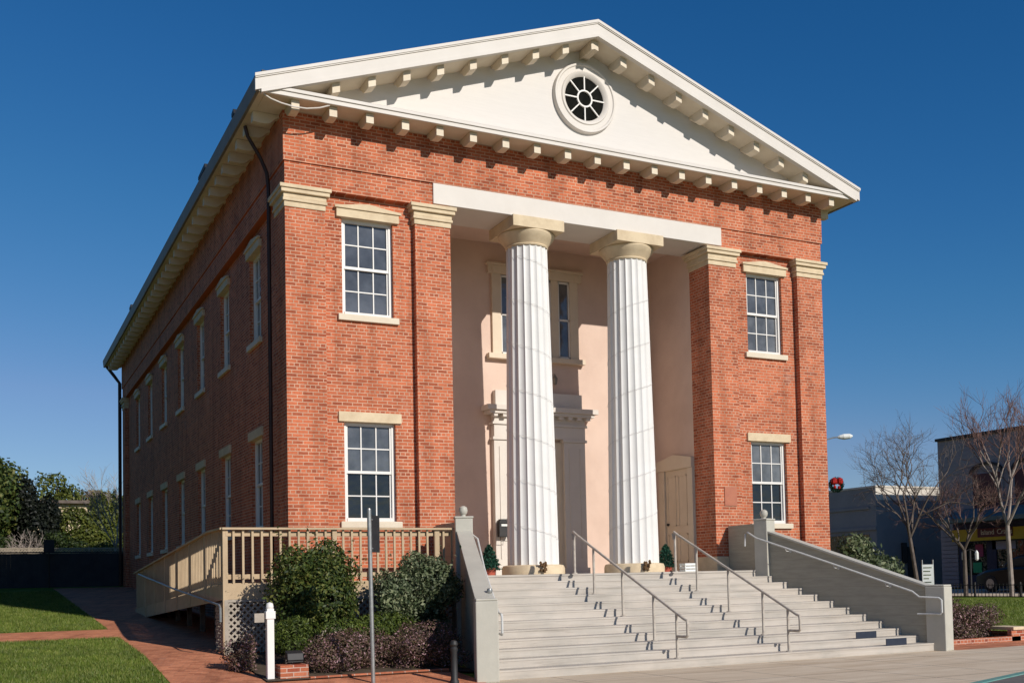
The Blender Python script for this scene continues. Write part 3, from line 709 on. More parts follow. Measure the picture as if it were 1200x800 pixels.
for sgn, side in ((-1, 'left'), (1, 'right')):
    def X_(x): return x if sgn < 0 else 13.7-x
    ang = -ANG if sgn < 0 else ANG
    # cheek wall between posts: sloping top
    A = (X_(3.13), -1.3); Bp = (X_(1.85), -5.1); t = .09
    ta, tb = .88, -.50
    nx, ny = cos(ang), sin(ang)
    mb = MB()
    mb.hexa([(A[0]-nx*t, A[1]-ny*t, -1.7), (A[0]+nx*t, A[1]+ny*t, -1.7), (Bp[0]+nx*t, Bp[1]+ny*t, -1.7), (Bp[0]-nx*t, Bp[1]-ny*t, -1.7)],
            [(A[0]-nx*t, A[1]-ny*t, ta), (A[0]+nx*t, A[1]+ny*t, ta), (Bp[0]+nx*t, Bp[1]+ny*t, tb), (Bp[0]-nx*t, Bp[1]-ny*t, tb)])
    sp_(mb, 'cheek_wall', M['cheek'])
    mb = MB(); t = .15
    mb.hexa([(A[0]-nx*t, A[1]-ny*t, ta+.002), (A[0]+nx*t, A[1]+ny*t, ta+.002), (Bp[0]+nx*t, Bp[1]+ny*t, tb+.002), (Bp[0]-nx*t, Bp[1]-ny*t, tb+.002)],
            [(A[0]-nx*t, A[1]-ny*t, ta+.05), (A[0]+nx*t, A[1]+ny*t, ta+.05), (Bp[0]+nx*t, Bp[1]+ny*t, tb+.05), (Bp[0]-nx*t, Bp[1]-ny*t, tb+.05)])
    sp_(mb, 'cheek_wall_cap', M['post'], bevel=.008)
    x0, x1 = sorted((X_(3.04), X_(3.2)))
    w_ = sp_(MB().box(x0, x1, -1.25, -.055, -1.7, 1.06), 'cheek_wall', M['cheek'])
    mb = MB(); rotbox(mb, A[0], A[1], .17, .17, -1.7, 1.12, ang); rotbox(mb, A[0], A[1], .185, .185, 1.121, 1.16, ang)
    po = sp_(mb, 'newel_post', M['post'], bevel=.012)
    sp_(MB().lathe([(.0, 0), (.05, 0), (.045, .03), (.075, .06), (.09, .12), (.075, .18), (.03, .21), (0, .212)], (A[0], A[1], 1.16), 16), 'finial', M['post'], po, smooth=True)
    mb = MB(); rotbox(mb, Bp[0], Bp[1], .18, .2, -1.7, -.42, ang)
    po = sp_(mb, 'newel_post', M['post'], bevel=.015)
    rotb = MB(); rotbox(rotb, Bp[0], Bp[1], .175, .195, -.419, -.38, ang); sp_(rotb, 'post_cap', M['post'], po, bevel=.015)
# handrails
def rail_thing(x, label):
    t = thing('handrail', label, 'handrail', (x, -3, -1.0), 0, 'free-standing handrails on the stairs')
    off = (x, -3, -1.0)
    def zr(y): return .87+(y+1.25)*(.87+.72)/(4.9-1.25)
    top = MB().tube([(x, -1.28, .70), (x, -1.25, .82), (x, -1.30, .86)] + [(x, y, zr(y)) for y in (-1.42, -3, -4.9, -5.2)] + [(x, -5.27, zr(-5.24)), (x, -5.28, -.95), (x, -5.28, -1.12), (x, -5.25, -1.15), (x, -4.97, -1.15)], .026, 8)
    top.build('top_rail', M['railpaint'], t, off=off, smooth=True)
    for y, z in ((-1.32, 0), (-2.1, -.42), (-3.17, -.84), (-4.23, -1.26), (-4.95, -1.54)):
        p = MB().tube([(x, y, z), (x, y, zr(y)-.02)], .026, 8); p.lathe([(.055, 0), (.055, .015), (.03, .02)], (x, y, z+.001), 12)
        p.build('rail_post', M['railpaint'], t, off=off, smooth=True)
rail_thing(5.6, 'left of the two metal handrails standing on the steps'); rail_thing(8.1, 'right of the two metal handrails standing on the steps')
def wall_rail(sgn, label):
    X_ = (lambda x: x) if sgn < 0 else (lambda x: 13.7-x)
    t = thing('wall_handrail', label, 'handrail', (X_(2.5), -3, -.5), 0, 'pipe handrails along the cheek walls'); off = (X_(2.5), -3, -.5)
    def P(y, z, d=.17): return (X_(xin(y)+d/cos(ANG)), y, z)
    def zr(y): return .72+(y+1.35)*(.72+.60)/(5.0-1.35)
    pts = [(X_(3.42), -.95, .55), (X_(3.40), -.95, .83), (X_(3.38), -1.0, .87), P(-1.35, zr(-1.35), .28), P(-3, zr(-3), .22), P(-4.75, zr(-4.75), .22), P(-4.9, -.62, .24), P(-5.28, -.64, .24), P(-5.33, -.68, .24), P(-5.33, -.93, .24), P(-5.3, -.96, .24), P(-4.85, -.96, .24)]
    MB().tube(pts, .02, 8).build('rail_tube', M['pipe'], t, off=off, smooth=True)
    for y in (-2.0, -3.1, -4.2):
        MB().tube([P(y, zr(y)-.02, .22), P(y, zr(y)-.08, .2), P(y, zr(y)-.09, .09)], .009, 6).lathe([(.03, 0), (.03, .02)], (P(y, zr(y)-.09, .1)), 10, 'x').build('rail_bracket', M['pipe'], t, off=off)
wall_rail(-1, 'pale pipe handrail along the left cheek wall'); wall_rail(1, 'pale pipe handrail along the right cheek wall')
# door-knob like ball on the left cheek cap
tag(MB().lathe([(0, 0), (.04, .01), (.05, .045), (.04, .085), (0, .095)], (2.10, -4.72, -.315), 14).build('ball_ornament', M['steel'], smooth=True), 'small grey ball near the low end of the left cheek wall', 'ornament')
# dark blue riser patches near the right cheek wall
sp_(MB().box(9.95, 10.48, -4.757, -4.745, -1.395, -1.262), 'blue_patch', M['riserblue']); sp_(MB().box(10.38, 10.92, -5.112, -5.1, -1.535+.0, -1.4), 'blue_patch', M['riserblue'])

# little christmas trees, crate
def xmas(x, y, lab, s=1.0):
    t = thing('potted_tree', lab, 'potted tree', (x, y, 0.0), 0, 'small christmas trees in red pots')
    MB().lathe([(0, 0), (.12, 0), (.16, .16), (.145, .16), (.12, .1), (0, .1)], n=20).build('pot', M['tile'], t, smooth=True)
    MB().tube([(0, 0, .08), (0, 0, .6*s)], .015, 6).build('trunk', M['bark'], t)
    n = 2600; h = RNG.uniform(0, 1, n)**1.3; r = .235*(1-h)**.6*np.sqrt(RNG.uniform(.25, 1, n))*(1+.18*np.sin(h*38)); a = RNG.uniform(0, 2*pi, n)
    P = np.stack([r*np.cos(a), r*np.sin(a), .12+h*.52*s], 1)
    leaves('foliage', M['pine'], P, .075, t, aspect=.25)
    b = MB()
    for i in range(14):
        hh = random.random(); a_ = random.uniform(0, 6.28); rr = .21*(1-hh)
        b.lathe([(0, -.014), (.012, -.006), (.012, .006), (0, .014)], (rr*cos(a_), rr*sin(a_), .15+hh*.48*s), 6)
    b.build('baubles', M['red'], t)
xmas(4.20, -.15, 'small christmas tree at the left end of the landing', 1.0); xmas(8.98, .35, 'small christmas tree right of the right column', 1.0)
cr = MB(); 
for z in (0, .07, .14): 
    cr.box(-.16, .16, -.12, -.105, z, z+.05); cr.box(-.16, .16, .105, .12, z, z+.05); cr.box(-.16, -.145, -.105, .105, z, z+.05); cr.box(.145, .16, -.105, .105, z, z+.05)
for sx in (-.15, .13):
    for sy in (-.104, .084): cr.box(sx, sx+.02, sy, sy+.02, 0, .19)
cr.box(-.145, .145, -.105, .105, 0, .012)
o = cr.build('milk_crate', M['whiteboard'], loc=(9.25, -.15, 0.001)); tag(o, 'small pale slatted crate on the landing by the right handrail', 'crate')

# ------------------------------------------------------------------ wooden ramp
R = thing('wooden_ramp', 'tan wooden access ramp with slatted railing wrapping the left corner', 'ramp', (-1, 0, -1.3)); RO = (-1, 0, -1.3)
def rp(mb, name, mat=None, parent=R, **k): return mb.build(name, mat or M['deck'], parent, off=RO, **k)
def zd(y): return -.05 if y < 0 else -.05-.057*y
DX0, DY0 = -1.45, -1.2
mb = MB(); mb.box(DX0, 2.93, DY0, -.055, -.11, -.05); mb.hexa([(DX0, -.055, -.11), (-.16, -.055, -.11), (-.16, 11, zd(11)-.06), (DX0, 11, zd(11)-.06)], [(DX0, -.055, -.05), (-.16, -.055, -.05), (-.16, 11, zd(11)), (DX0, 11, zd(11))])
rp(mb, 'deck')
mb = MB(); mb.box(DX0-.02, 2.93, DY0-.04, DY0-.002, -.34, -.06)
rp(mb, 'fascia_board')
mb = MB(); mb.hexa([(DX0-.04, DY0, -.34), (DX0-.002, DY0, -.34), (DX0-.002, 11, zd(11)-.3), (DX0-.04, 11, zd(11)-.3)], [(DX0-.04, DY0, -.06), (DX0-.002, DY0, -.06), (DX0-.002, 11, zd(11)-.01), (DX0-.04, 11, zd(11)-.01)])
rp(mb, 'fascia_board')
# rails
H = .97
mb = MB(); mb.bar((DX0-.06, DY0-.02, H-.05), (2.93, DY0-.02, H-.05), .15, .04); mb.bar((DX0, DY0+.03, H-.14), (2.93, DY0+.03, H-.14), .04, .09); mb.bar((DX0, DY0+.04, .06), (2.93, DY0+.04, .06), .04, .09)
rp(mb, 'railing', bevel=.005)
mb = MB(); e = 11
for dz, w_, h_, dx in ((-.05, .15, .04, -.02), (-.14, .04, .09, .03), (-.88, .04, .09, .03)):
    mb.bar((DX0+dx, DY0-.05, zd(0)+H+.05+dz), (DX0+dx, 0, zd(0)+H+.05+dz), w_, h_); mb.bar((DX0+dx, 0, zd(0)+H+.05+dz), (DX0+dx, e, zd(e)+H+.05+dz), w_, h_)
rp(mb, 'railing', bevel=.005)
for x in (-1.45, .55, 2.6):
    rp(MB().box(x-.045, x+.045, DY0-.045, DY0+.045, -.34 if x > -1.4 else -1.4, H-.07), 'railing_post', bevel=.005)
for i in range(1, 8):
    y = -1.2+1.68*i
    if y < 11: rp(MB().box(DX0-.06, DX0+.03, y-.045, y+.045, zd(y)-.31, zd(y)+H-.0), 'railing_post', bevel=.005); rp(MB().box(-1.0, -.9, y-.045, y+.045, G(DX0, y)-.05, zd(y)-.07), 'support_post', M['bark'])  # supports coloured darker to stand in for shade under the ramp
bal = MB().box(-.019, .019, -.019, .019, 0, 1.05)
bal0 = bal.build('baluster', M['deck'], R); first = True
def putbal(x, y, z):
    global first
    o = bal0 if first else bal0.copy()
    if not first: COL.objects.link(o)
    first = False; o.parent = R; o.location = (x-RO[0], y-RO[1], z-RO[2])
for i in range(26): putbal(-1.30+i*.168, DY0-.022, -.15)
for i in range(70):
    y = -1.05+i*.17; putbal(DX0-.022, y, zd(y)-.1)
# lattice skirts
def lattice(mb, w, h, org, ux, pitch=.12, t=.035, th=.006):
    """diagonal strips clipped to w x h; org corner, ux direction along the panel"""
    ux = Vector(ux); uz = Vector((0, 0, 1)); nn = ux.cross(uz); org = Vector(org)
    for s in (1, -1):
        c = -h if s == 1 else 0
        lim = w if s == 1 else w+h
        while c < lim:
            pts = []
            # line u = c + s*v
            v0, v1 = 0.0, h
            ua, ub = c+s*v0, c+s*v1
            lo, hi = v0, v1
            if s == 1: lo = max(lo, -c); hi = min(hi, w-c)
            else: lo = max(lo, c-w); hi = min(hi, c)
            if hi-lo > .03:
                a = org+ux*(c+s*lo)+uz*lo+nn*(th*.6*s); b = org+ux*(c+s*hi)+uz*hi+nn*(th*.6*s)
                mb.bar(a, b, th, t, nn.cross((b-a).normalized()))
            c += pitch
mb = MB(); lattice(mb, 4.3, .95, (-1.42, DY0-.03, -1.29), (1, 0, 0)); rp(mb, 'lattice_panel', M['lattice'])
mb = MB()
mb.box(-1.47, -1.40, DY0-.05, DY0-.0, -1.36, -.345); mb.box(-1.40, 2.9, DY0-.05, DY0-.035, -.39, -.345)
rp(mb, 'lattice_frame', M['lattice'])
mb = MB(); lattice(mb, .75, .85, (DX0-.02, DY0+.02, -1.25), (0, 1, 0)); rp(mb, 'lattice_panel', M['lattice'])
rp(MB().box(-1.3, 2.9, -.62, -.58, -1.5, -.12), 'back_board', M['lattice'])
# pipe handrail on ramp side
t = thing('pipe_handrail', 'grey pipe handrail beside the brick walk along the ramp', 'handrail', (-1.6, 4, -.9))
MB().tube([(-1.6, -1.56, -.72), (-1.6, -1.55, -.48), (-1.6, -1.45, -.43), (-1.6, 3.4, -.15), (-1.6, 9.4, .25)], .021, 8).build('rail_tube', M['steel'], t, off=(-1.6, 4, -.9), smooth=True)
for y in (.3, 3.4, 6.4): MB().tube([(-1.6, y, -.43+(y+1.45)*.0655), (-1.54, y, -.5+(y+1.45)*.0655), (-1.49, y, -.5+(y+1.45)*.0655)], .01, 6).build('rail_bracket', M['steel'], t, off=(-1.6, 4, -.9))

# ------------------------------------------------------------------ planting
def lobes_cloud(lobes, n, shell=.55):
    """lobes: (cx,cy,cz,rx,ry,rz). points near lobe surfaces, minus those deep inside others"""
    vol = np.array([l[3]*l[4]+l[4]*l[5]+l[3]*l[5] for l in lobes]); pr = vol/vol.sum(); P = []; NN = []
    for l, m in zip(lobes, (pr*n*1.5).astype(int)):
        d = RNG.normal(size=(m, 3)); d /= np.linalg.norm(d, axis=1)[:, None]
        r = RNG.uniform(shell**3, 1, m)**(1/3)
        r *= 1+.16*np.sin(d[:, 0]*7+l[0]*9)*np.sin(d[:, 1]*6+l[1]*5)*np.cos(d[:, 2]*8)+RNG.normal(0, .05, m)
        p = np.array(l[:3])+d*r[:, None]*np.array(l[3:6]); P.append(p); NN.append(d)
    P = np.concatenate(P); NN = np.concatenate(NN); keep = np.ones(len(P), bool)
    for l in lobes:
        q = (P-np.array(l[:3]))/np.array(l[3:6]); keep &= (q**2).sum(1) > .26
    P, NN = P[keep], NN[keep]
    if len(P) > n: idx = RNG.permutation(len(P))[:n]; P, NN = P[idx], NN[idx]
    return P, NN
def rlobes(cx, cy, cz, rx, ry, rz, k, s=.5, seed=0):
    rg = np.random.default_rng(seed); out = [(cx, cy, cz, rx*.66, ry*.66, rz*.66)]
    for i in range(k):
        d = rg.normal(size=3); d /= np.linalg.norm(d); f = rg.uniform(.35, .75)
        sc = rg.uniform(s*.7, s*1.2)
        out.append((cx+d[0]*rx*f, cy+d[1]*ry*f, cz+d[2]*rz*f, rx*sc, ry*sc, rz*sc))
    return out
def shrub(name, label, cat, c, rad, n, size, mat, group=None, k=9, seed=1, s=.5, aspect=.5, stems=6, up=.3, stick=0):
    gz = G(c[0], c[1]); t = thing(name, label, cat, (c[0], c[1], gz), 0, group)
    lb = rlobes(c[0], c[1], c[2], *rad, k, s, seed); P, NN = lobes_cloud(lb, n)
    if stick:   # long shoots out of the outline
        m = stick; idx = RNG.integers(0, len(P), m); base = P[idx]; dr = NN[idx]+np.array([0, 0, .7]); ln = RNG.uniform(.1, .35, m)
        q = np.concatenate([base+dr*(ln*f)[:, None] for f in (.3, .5, .7, .9, 1.0)]); P = np.concatenate([P, q]); NN = np.concatenate([NN]+[dr/np.linalg.norm(dr, axis=1)[:, None]]*5)
    msk = P[:, 2] > gz+.02; P, NN = P[msk], NN[msk]
    leaves('foliage', mat, P, size, t, (c[0], c[1], gz), NN, aspect)
    mb = MB()
    for i in range(stems):
        l = lb[i % len(lb)]; a = random.uniform(0, 6.28)
        p0 = Vector((.06*cos(a), .06*sin(a), 0)); p3 = Vector((l[0]-c[0], l[1]-c[1], l[2]-gz)); mid = p0.lerp(p3, .5)+Vector((random.uniform(-.08, .08), random.uniform(-.08, .08), .05))
        mb.tube([p0, mid, p3], .02, 5, .006)
    mb.build('stems', M['bark'], t)
    return t
shrub('bush', 'large dark green bush in front of the deck railing, right of the white post', 'bush', (-.25, -2.1, -.2), (1.05, .68, 1.0), 17000, .08, M['leaf_dark'], k=14, seed=13, s=.42, stick=80)
shrub('bush', 'silvery green bush below the deck railing beside the left cheek wall', 'bush', (1.75, -2.15, -.38), (.95, .62, .92), 15000, .075, M['leaf_silver'], k=14, seed=15, s=.42, stick=60)
shrub('ground_shrub', 'bright low green clump behind the white post', 'shrub', (-.75, -2.95, -.98), (.55, .4, .35), 4500, .07, M['leaf_low'], k=6, seed=6, aspect=.25)
shrub('ground_shrub', 'low green clump between the two big bushes', 'shrub', (.6, -2.95, -1.0), (1.1, .4, .4), 7500, .07, M['leaf_low'], k=8, seed=8, aspect=.3)
shrub('flower_bush', 'purple-leaved flowering mound at the left end, by the lattice', 'shrub', (-1.5, -2.95, -1.2), (.3, .45, .38), 4500, .04, M['flower'], 'purple flowering mounds in the beds', k=7, seed=9, stems=4)
shrub('flower_bush', 'long purple flowering mound behind the brick pier', 'shrub', (.25, -3.45, -1.22), (1.0, .5, .42), 13000, .042, M['flower'], 'purple flowering mounds in the beds', k=12, seed=10, stems=4)
shrub('flower_bush', 'purple flowering mound in front of the silvery bush', 'shrub', (1.4, -3.6, -1.22), (.85, .5, .44), 12000, .042, M['flower'], 'purple flowering mounds in the beds', k=12, seed=11, stems=4)
# brick edging and pier
pier = MB().box(-1.17, -.72, -4.0, -3.66, -1.62, -1.35); tag(pier.build('brick_pier', M['brick_low'], bevel=.008), 'low brick pier under the spotlight beside the white post', 'brick pier')
tag(MB().box(-.72, 1.62, -4.1, -3.98, -1.62, -1.54).build('brick_edging', M['brick_low'], bevel=.008), 'low brick edging along the front of the left flower bed', 'brick edging')
sp = thing('spotlight', 'small black ground spotlight on the brick pier', 'spotlight', (-.88, -3.75, -1.35))
MB().box(-.12, .12, -.07, .07, .03, .05).tube([(0, 0, .0), (0, 0, .06)], .02, 6).build('bracket_foot', M['blackmetal'], sp)
mb = MB(); mb.hexa([(-.13, -.08, .06), (.13, -.08, .06), (.13, .08, .10), (-.13, .08, .10)], [(-.13, -.05, .17), (.13, -.05, .17), (.13, .10, .21), (-.13, .10, .21)]); mb.build('lamp_head', M['blackmetal'], sp, bevel=.01)
# white post with little cross arm
wp = thing('white_post', 'short white wooden sign post with round top beside the brick walk', 'post', (-1.30, -3.9, -1.6))
mb = MB().box(-.055, .055, -.055, .055, 0, 1.14); mb.lathe([(.055, 0), (.06, .03), (.05, .08), (0, .1)], (0, 0, 1.14), 16); mb.build('post_shaft', M['sash'], wp, bevel=.006)
mb = MB().box(-.075, .075, -.07, .07, .98, 1.10); mb.build('cross_block', M['sash'], wp, bevel=.006)
MB().box(-.24, -.09, -.02, .02, .93, 1.07).build('side_board', M['lattice'], wp)
# sign pole seen edge on
sg = thing('sign_pole', 'tall galvanised sign pole with its sign edge-on, in front of the bed', 'sign', (.10, -4.7, -1.66)); 
MB().tube([(0, 0, 0), (-.03, 0, 2.70)], .034, 12).lathe([(.034, 0), (.03, .02), (0, .03)], (-.03, 0, 2.70), 12).build('pole', M['steel'], sg, smooth=True)
mb = MB(); dv = Vector((.40, .915, 0)); nv = Vector((.669, -.743, 0))
mb.bar((.105, .115, 2.04), (.105, .115, 2.62), .27, .006, nv)
sgp = mb.build('sign_plate', M['blackmetal'], sg)
for z in (2.1, 2.55): MB().tube([(-.03, 0, z), (.04, .04, z)], .01, 6).build('bolt', M['steel'], sg)
# black bollard
bo = thing('bollard', 'black fluted iron bollard in front of the left cheek wall', 'bollard', (1.27, -5.15, -1.7))
MB().lathe([(.075, 0), (.075, .05), (.055, .08), (.05, .5), (.06, .53), (.06, .56), (.045, .58), (.065, .62), (.05, .67), (0, .69)], n=16).build('shaft', M['blackmetal'], bo, smooth=True)

# right bed
shrub('flower_bush', 'purple-leaved mound right of the right cheek wall', 'shrub', (13.5, -3.3, -1.25), (1.6, .8, .75), 16000, .055, M['flower'], 'purple flowering mounds in the beds', k=14, seed=21, stems=4)
shrub('flower_bush', 'small purple mound at the right end of the right brick-edged bed', 'shrub', (14.7, -3.3, -1.35), (.9, .6, .55), 8000, .05, M['flower'], 'purple flowering mounds in the beds', k=8, seed=22, stems=4)
shrub('ground_shrub', 'tall green leafy clump behind the right purple mound', 'shrub', (14.6, -1.6, -.98), (1.4, .5, .5), 3500, .12, M['leaf_low'], k=7, seed=23, aspect=.16)
mb = MB(); mb.box(12.2, 15.3, -4.22, -4.1, -1.75, -1.58); mb.box(15.3, 15.42, -4.1, -3.0, -1.75, -1.50); mb.box(15.0, 15.42, -4.22, -4.1, -1.75, -1.45)
tag(mb.build('brick_edging', M['brick_low'], bevel=.01), 'low brick edging round the flower bed right of the stairs', 'brick edging')
tag(MB().box(15.02, 15.5, -4.26, -3.6, -1.45, -1.38).build('edging_cap', M['stone'], bevel=.01), 'pale cap stone on the end of the right bed edging', 'cap stone')
shrub('bush', 'olive bush behind the right corner of the brick building', 'bush', (19.6, 5.2, .1), (1.6, 1.2, 1.0), 6000, .16, M['leaf_silver'], k=9, seed=25)

# ------------------------------------------------------------------ trees
def bare_tree(name, label, x, y, h, spread, trunk_r, seed, matb, mattw, droop=0, levels=5, lean=(0, 0), fork=.33, group=None, nbr=3):
    rg = random.Random(seed); gz = G(x, y); t = thing(name, label, 'tree', (x, y, gz), 0, group)
    mb = MB(); tw = MB(); cnt = [0]
    def grow(p, d, ln, r, lv):
        steps = 4; pts = [p]
        for i in range(steps):
            d = (d+Vector((rg.gauss(0, .12), rg.gauss(0, .12), rg.gauss(.03, .08)-(droop if lv <= 2 else 0)))).normalized(); p = p+d*ln/steps; pts.append(p)
        (mb if lv > levels-3 else tw).tube(pts, r, 6 if lv > levels-3 else 3, r*.62, cap=False)
        if lv == 0: return
        nb = nbr if lv > 1 else 4
        for i in range(nb):
            f = rg.uniform(.45, 1.0) if i else 1.0
            q = pts[min(steps, int(f*steps))]
            a = rg.uniform(0, 2*pi); tilt = rg.uniform(.35, .8)*spread
            u = d.orthogonal().normalized(); v = d.cross(u)
            nd = (d*cos(tilt)+(u*cos(a)+v*sin(a))*sin(tilt)+Vector((0, 0, .12))).normalized()
            grow(q, nd, ln*rg.uniform(.6, .82), r*.6, lv-1)
    p = Vector((0, 0, 0)); th = h*fork; pts = [p+Vector((lean[0]*f, lean[1]*f, th*f)) for f in (0, .35, .7, 1)]
    mb.tube(pts, trunk_r, 8, trunk_r*.75)
    for i in range(4):
        a = i*pi/2+rg.uniform(-.4, .4); tilt = rg.uniform(.25, .75)*spread
        grow(pts[-1], Vector((cos(a)*sin(tilt), sin(a)*sin(tilt), cos(tilt))), h*.27, trunk_r*.55, levels-1)
    mb.build('trunk', matb, t, smooth=True); tw.build('crown', mattw, t)
    return t
bare_tree('bare_tree', 'leafless tree with spreading crown in front of the grey-blue building', 24.0, 6.87, 6.0, 1.1, .08, 4, M['bark'], M['bark'], .03, 6, (-.25, .15), .40)
bare_tree('bare_tree', 'small leafless reddish tree in front of the shop', 28.2, 8.6, 4.9, 1.25, .09, 7, M['bark'], M['bark_red'], 0, 6, (0, 0), .36)
bare_tree('bare_tree', 'tall leafless tree in front of the shop near the right edge of the photo', 28.3, 6.6, 7.4, .8, .10, 9, M['bark_pale'], M['bark_red'], 0, 6, (-.1, 0), .35)
def leafy_tree(label, x, y, c, rad, n, size, mat, seed, k=12, s=.45, name='leafy_tree', group=None):
    gz = G(x, y); t = thing(name, label, 'tree', (x, y, gz), 0, group)
    lb = rlobes(*c, *rad, k, s, seed); P, NN = lobes_cloud(lb, n, .6); m_ = P[:, 2] > gz+.1
    leaves('crown', mat, P[m_], size, t, (x, y, gz), NN[m_], .6)
    mb = MB(); mb.tube([(0, 0, 0), (.1, 0, (c[2]-gz)*.5), (0, 0, c[2]-gz)], rad[0]*.08, 8, rad[0]*.04)
    for i in range(5):
        l = lb[i]; mb.tube([(0.05, 0, (c[2]-gz)*.5), ((l[0]-x)*.5, (l[1]-y)*.5, (c[2]-gz)*.8), (l[0]-x, l[1]-y, l[2]-gz)], rad[0]*.035, 5, .02)
    mb.build('trunk', M['bark'], t)
leafy_tree('big dark green tree filling the left edge behind the fence', -5.3, 48, (-5.2, 48, 4.7), (3.2, 3, 4.6), 20000, .26, M['leaf_dark'], 31, 16)
leafy_tree('nearly black dense tree between the big tree and the cream wall', -2.55, 46.5, (-2.7, 46.5, 3.3), (1.25, 1.6, 2.6), 11000, .22, M['leaf_black'], 32, 10, .55)
leafy_tree('olive shrub below the cream wall behind the fence', -.3, 48, (.5, 48, 2.4), (2.7, 1.5, 2.2), 18000, .2, M['leaf_hedge'], 33, 14, .5, 'tall_shrub')
leafy_tree('green and brown shrub by the rear corner of the brick building', 1.9, 49, (1.9, 49, 3.8), (1.7, 1.5, 2.4), 8000, .2, M['leaf_hedge'], 35, 9, .5, 'tall_shrub')
leafy_tree('distant thin yellow-green treetop above the cream wall', -1.0, 61, (-.6, 61, 5.6), (2.2, 1.5, 2.4), 3000, .25, M['leaf_hedge'], 34, 9, .45, 'leafy_tree')
leafy_tree('distant brownish treetop behind the cream wall', 1.2, 62, (1.8, 62, 5.4), (2.2, 1.5, 2.2), 2600, .25, M['leaf_dry'], 37, 9, .45, 'leafy_tree')
bare_tree('bare_tree', 'pale leafless tree against the rear corner of the brick building', .9, 39, 6.2, .8, .07, 14, M['bark_pale'], M['bark_pale'], 0, 5, (0, 0), .3)
bare_tree('bare_tree', 'low crooked pale leafless tree behind the lattice fence at the far left', -3.4, 44.5, 3.2, 1.1, .11, 16, M['bark_pale'], M['bark_pale'], .05, 5, (.2, 0), .3)
shrub('bush', 'yellow-green bush at the foot of the pale bare tree', 'bush', (1.0, 44.6, 1.9), (1.2, .7, .9), 2500, .14, M['leaf_hedge'], k=6, seed=41)
shrub('bush', 'green bush behind the far left end of the fence', 'bush', (-5.0, 45, 2.3), (1.6, .9, 1.0), 3500, .16, M['leaf_tree'], k=6, seed=42)
shrub('bush', 'shaded dark bush in the middle behind the fence', 'bush', (-1.6, 45.3, 2.1), (1.7, .9, 1.1), 4500, .16, M['leaf_tree'], k=7, seed=43)
# trees added out of view to cut sky light on the side wall
for i, (x, y, h, sd) in enumerate(((-15.5, -1, 11, 51), (-16.5, 9, 12.5, 52), (-15, 19, 11.5, 53), (-14, 30, 12, 54))):
    leafy_tree(('broad dark tree added out of view in the west, nearest the street', 'tallest dark tree added out of view in the west', 'third dark tree added out of view in the west', 'farthest dark tree added out of view in the west')[i], x, y, (x, y, h*.55), (5.2, 6.0, h*.46), 20000, .5, M['leaf_tree'], sd, 16, .5, group='unseen trees added in the west to cut sky light')
# cream house wall beyond
cb = thing('cream_house', 'cream walled house with brown roof behind the trees at left', 'house', (-1, 54, 0))
MB().box(-4, 3.2, 0, 5, 0, 5.3).build('wall', M['creambuilding'], cb); MB().prism([(-4.4, 5.31), (3.6, 5.31), (3.2, 5.5), (-4, 5.5)], 1, -.4, 5.4).build('roof', M['bark'], cb)
# back fence
fn = thing('back_fence', 'nearly black board fence across the shaded back of the lawn', 'fence', (-3, 27.6, 0)); 
mb = MB(); x = -14.0
while x < 6:
    mb.box(x, x+.149, -.015+random.uniform(-.004, .004), .015, -.3, 1.36+random.uniform(-.01, .01)); x += .15
mb.build('fence_boards', M['fencewood'], fn)
mb = MB(); 
mb.box(-14, 6, -.03, .03, 1.38, 1.43)
mb.build('top_rail', M['fencewood'], fn)
for x in (-12, -9, -6, -3, 0): MB().box(x-.05, x+.05, .02, .12, -.3, 1.4).build('fence_post', M['fencewood'], fn)
wf = thing('lattice_fence', 'pale weathered lattice fence seen over the dark fence, below the trees', 'fence', (-3, 43.5, .39))
mb = MB(); lattice(mb, 22, 1.65, (-14, 0, .02), (1, 0, 0), .14, .05, .01); mb.build('lattice_panel', M['wire'], wf)
MB().box(-14, 8, -.03, .03, 1.68, 1.75).build('top_rail', M['wire'], wf)
for x in (-12, -9, -6, -3, 0, 3): MB().box(x-.05, x+.05, -.05, .05, 0, 1.8).build('fence_post', M['wire'], wf)
tag(fn, kind=None)
ss = thing('small_sign', 'small dark square sign on a post in front of the back fence', 'sign', (-2.86, 27.0, -.05)); MB().tube([(0, 0, 0), (0, 0, 1.9)], .03, 6).build('post', M['blackmetal'], ss); MB().box(-.2, .2, -.03, -.01, 1.45, 1.95).build('sign_plate', M['fencewood'], ss)

# ------------------------------------------------------------------ street on the right
# grey-blue one storey building
A = thing('grey_building', 'one-storey grey-blue commercial building with its sunlit wall top painted pale across the street', 'building', (34, 19, -.95)); AO = (34, 19, -.95)
def ap(mb, name, mat, parent=A, **k): return mb.build(name, mat, parent, off=AO, **k)
ap(MB().box(34, 46, 19, 36, -.95, 4.05), 'wall', M['bluewall'])
ap(MB().box(33.9, 34, 18.95, 36, 1.95, 2.1).box(33.92, 34, 19.4, 30, 3.0, 3.12), 'moulding', M['bluewall'])
ap(MB().box(33.97, 34.02, 19.5, 24.0, -.8, 1.75), 'shopfront_opening', M['pane_dark'])
ap(MB().box(36.0, 36.5, 18.97, 19.01, -.95, 1.1).box(35.6, 35.9, 18.9, 19.0, 0.3, 1.3), 'utility_box', M['blackmetal'])
ap(MB().box(33.96, 46.05, 18.94, 36.05, 4.051, 4.14), 'parapet_cap', M['bluewall_lit'])
ap(MB().box(34.02, 46, 18.985, 19.0, 3.42, 4.05), 'sunlit_band', M['bluewall_lit'])  # sunlit strip above the shop's shadow, put into the colour
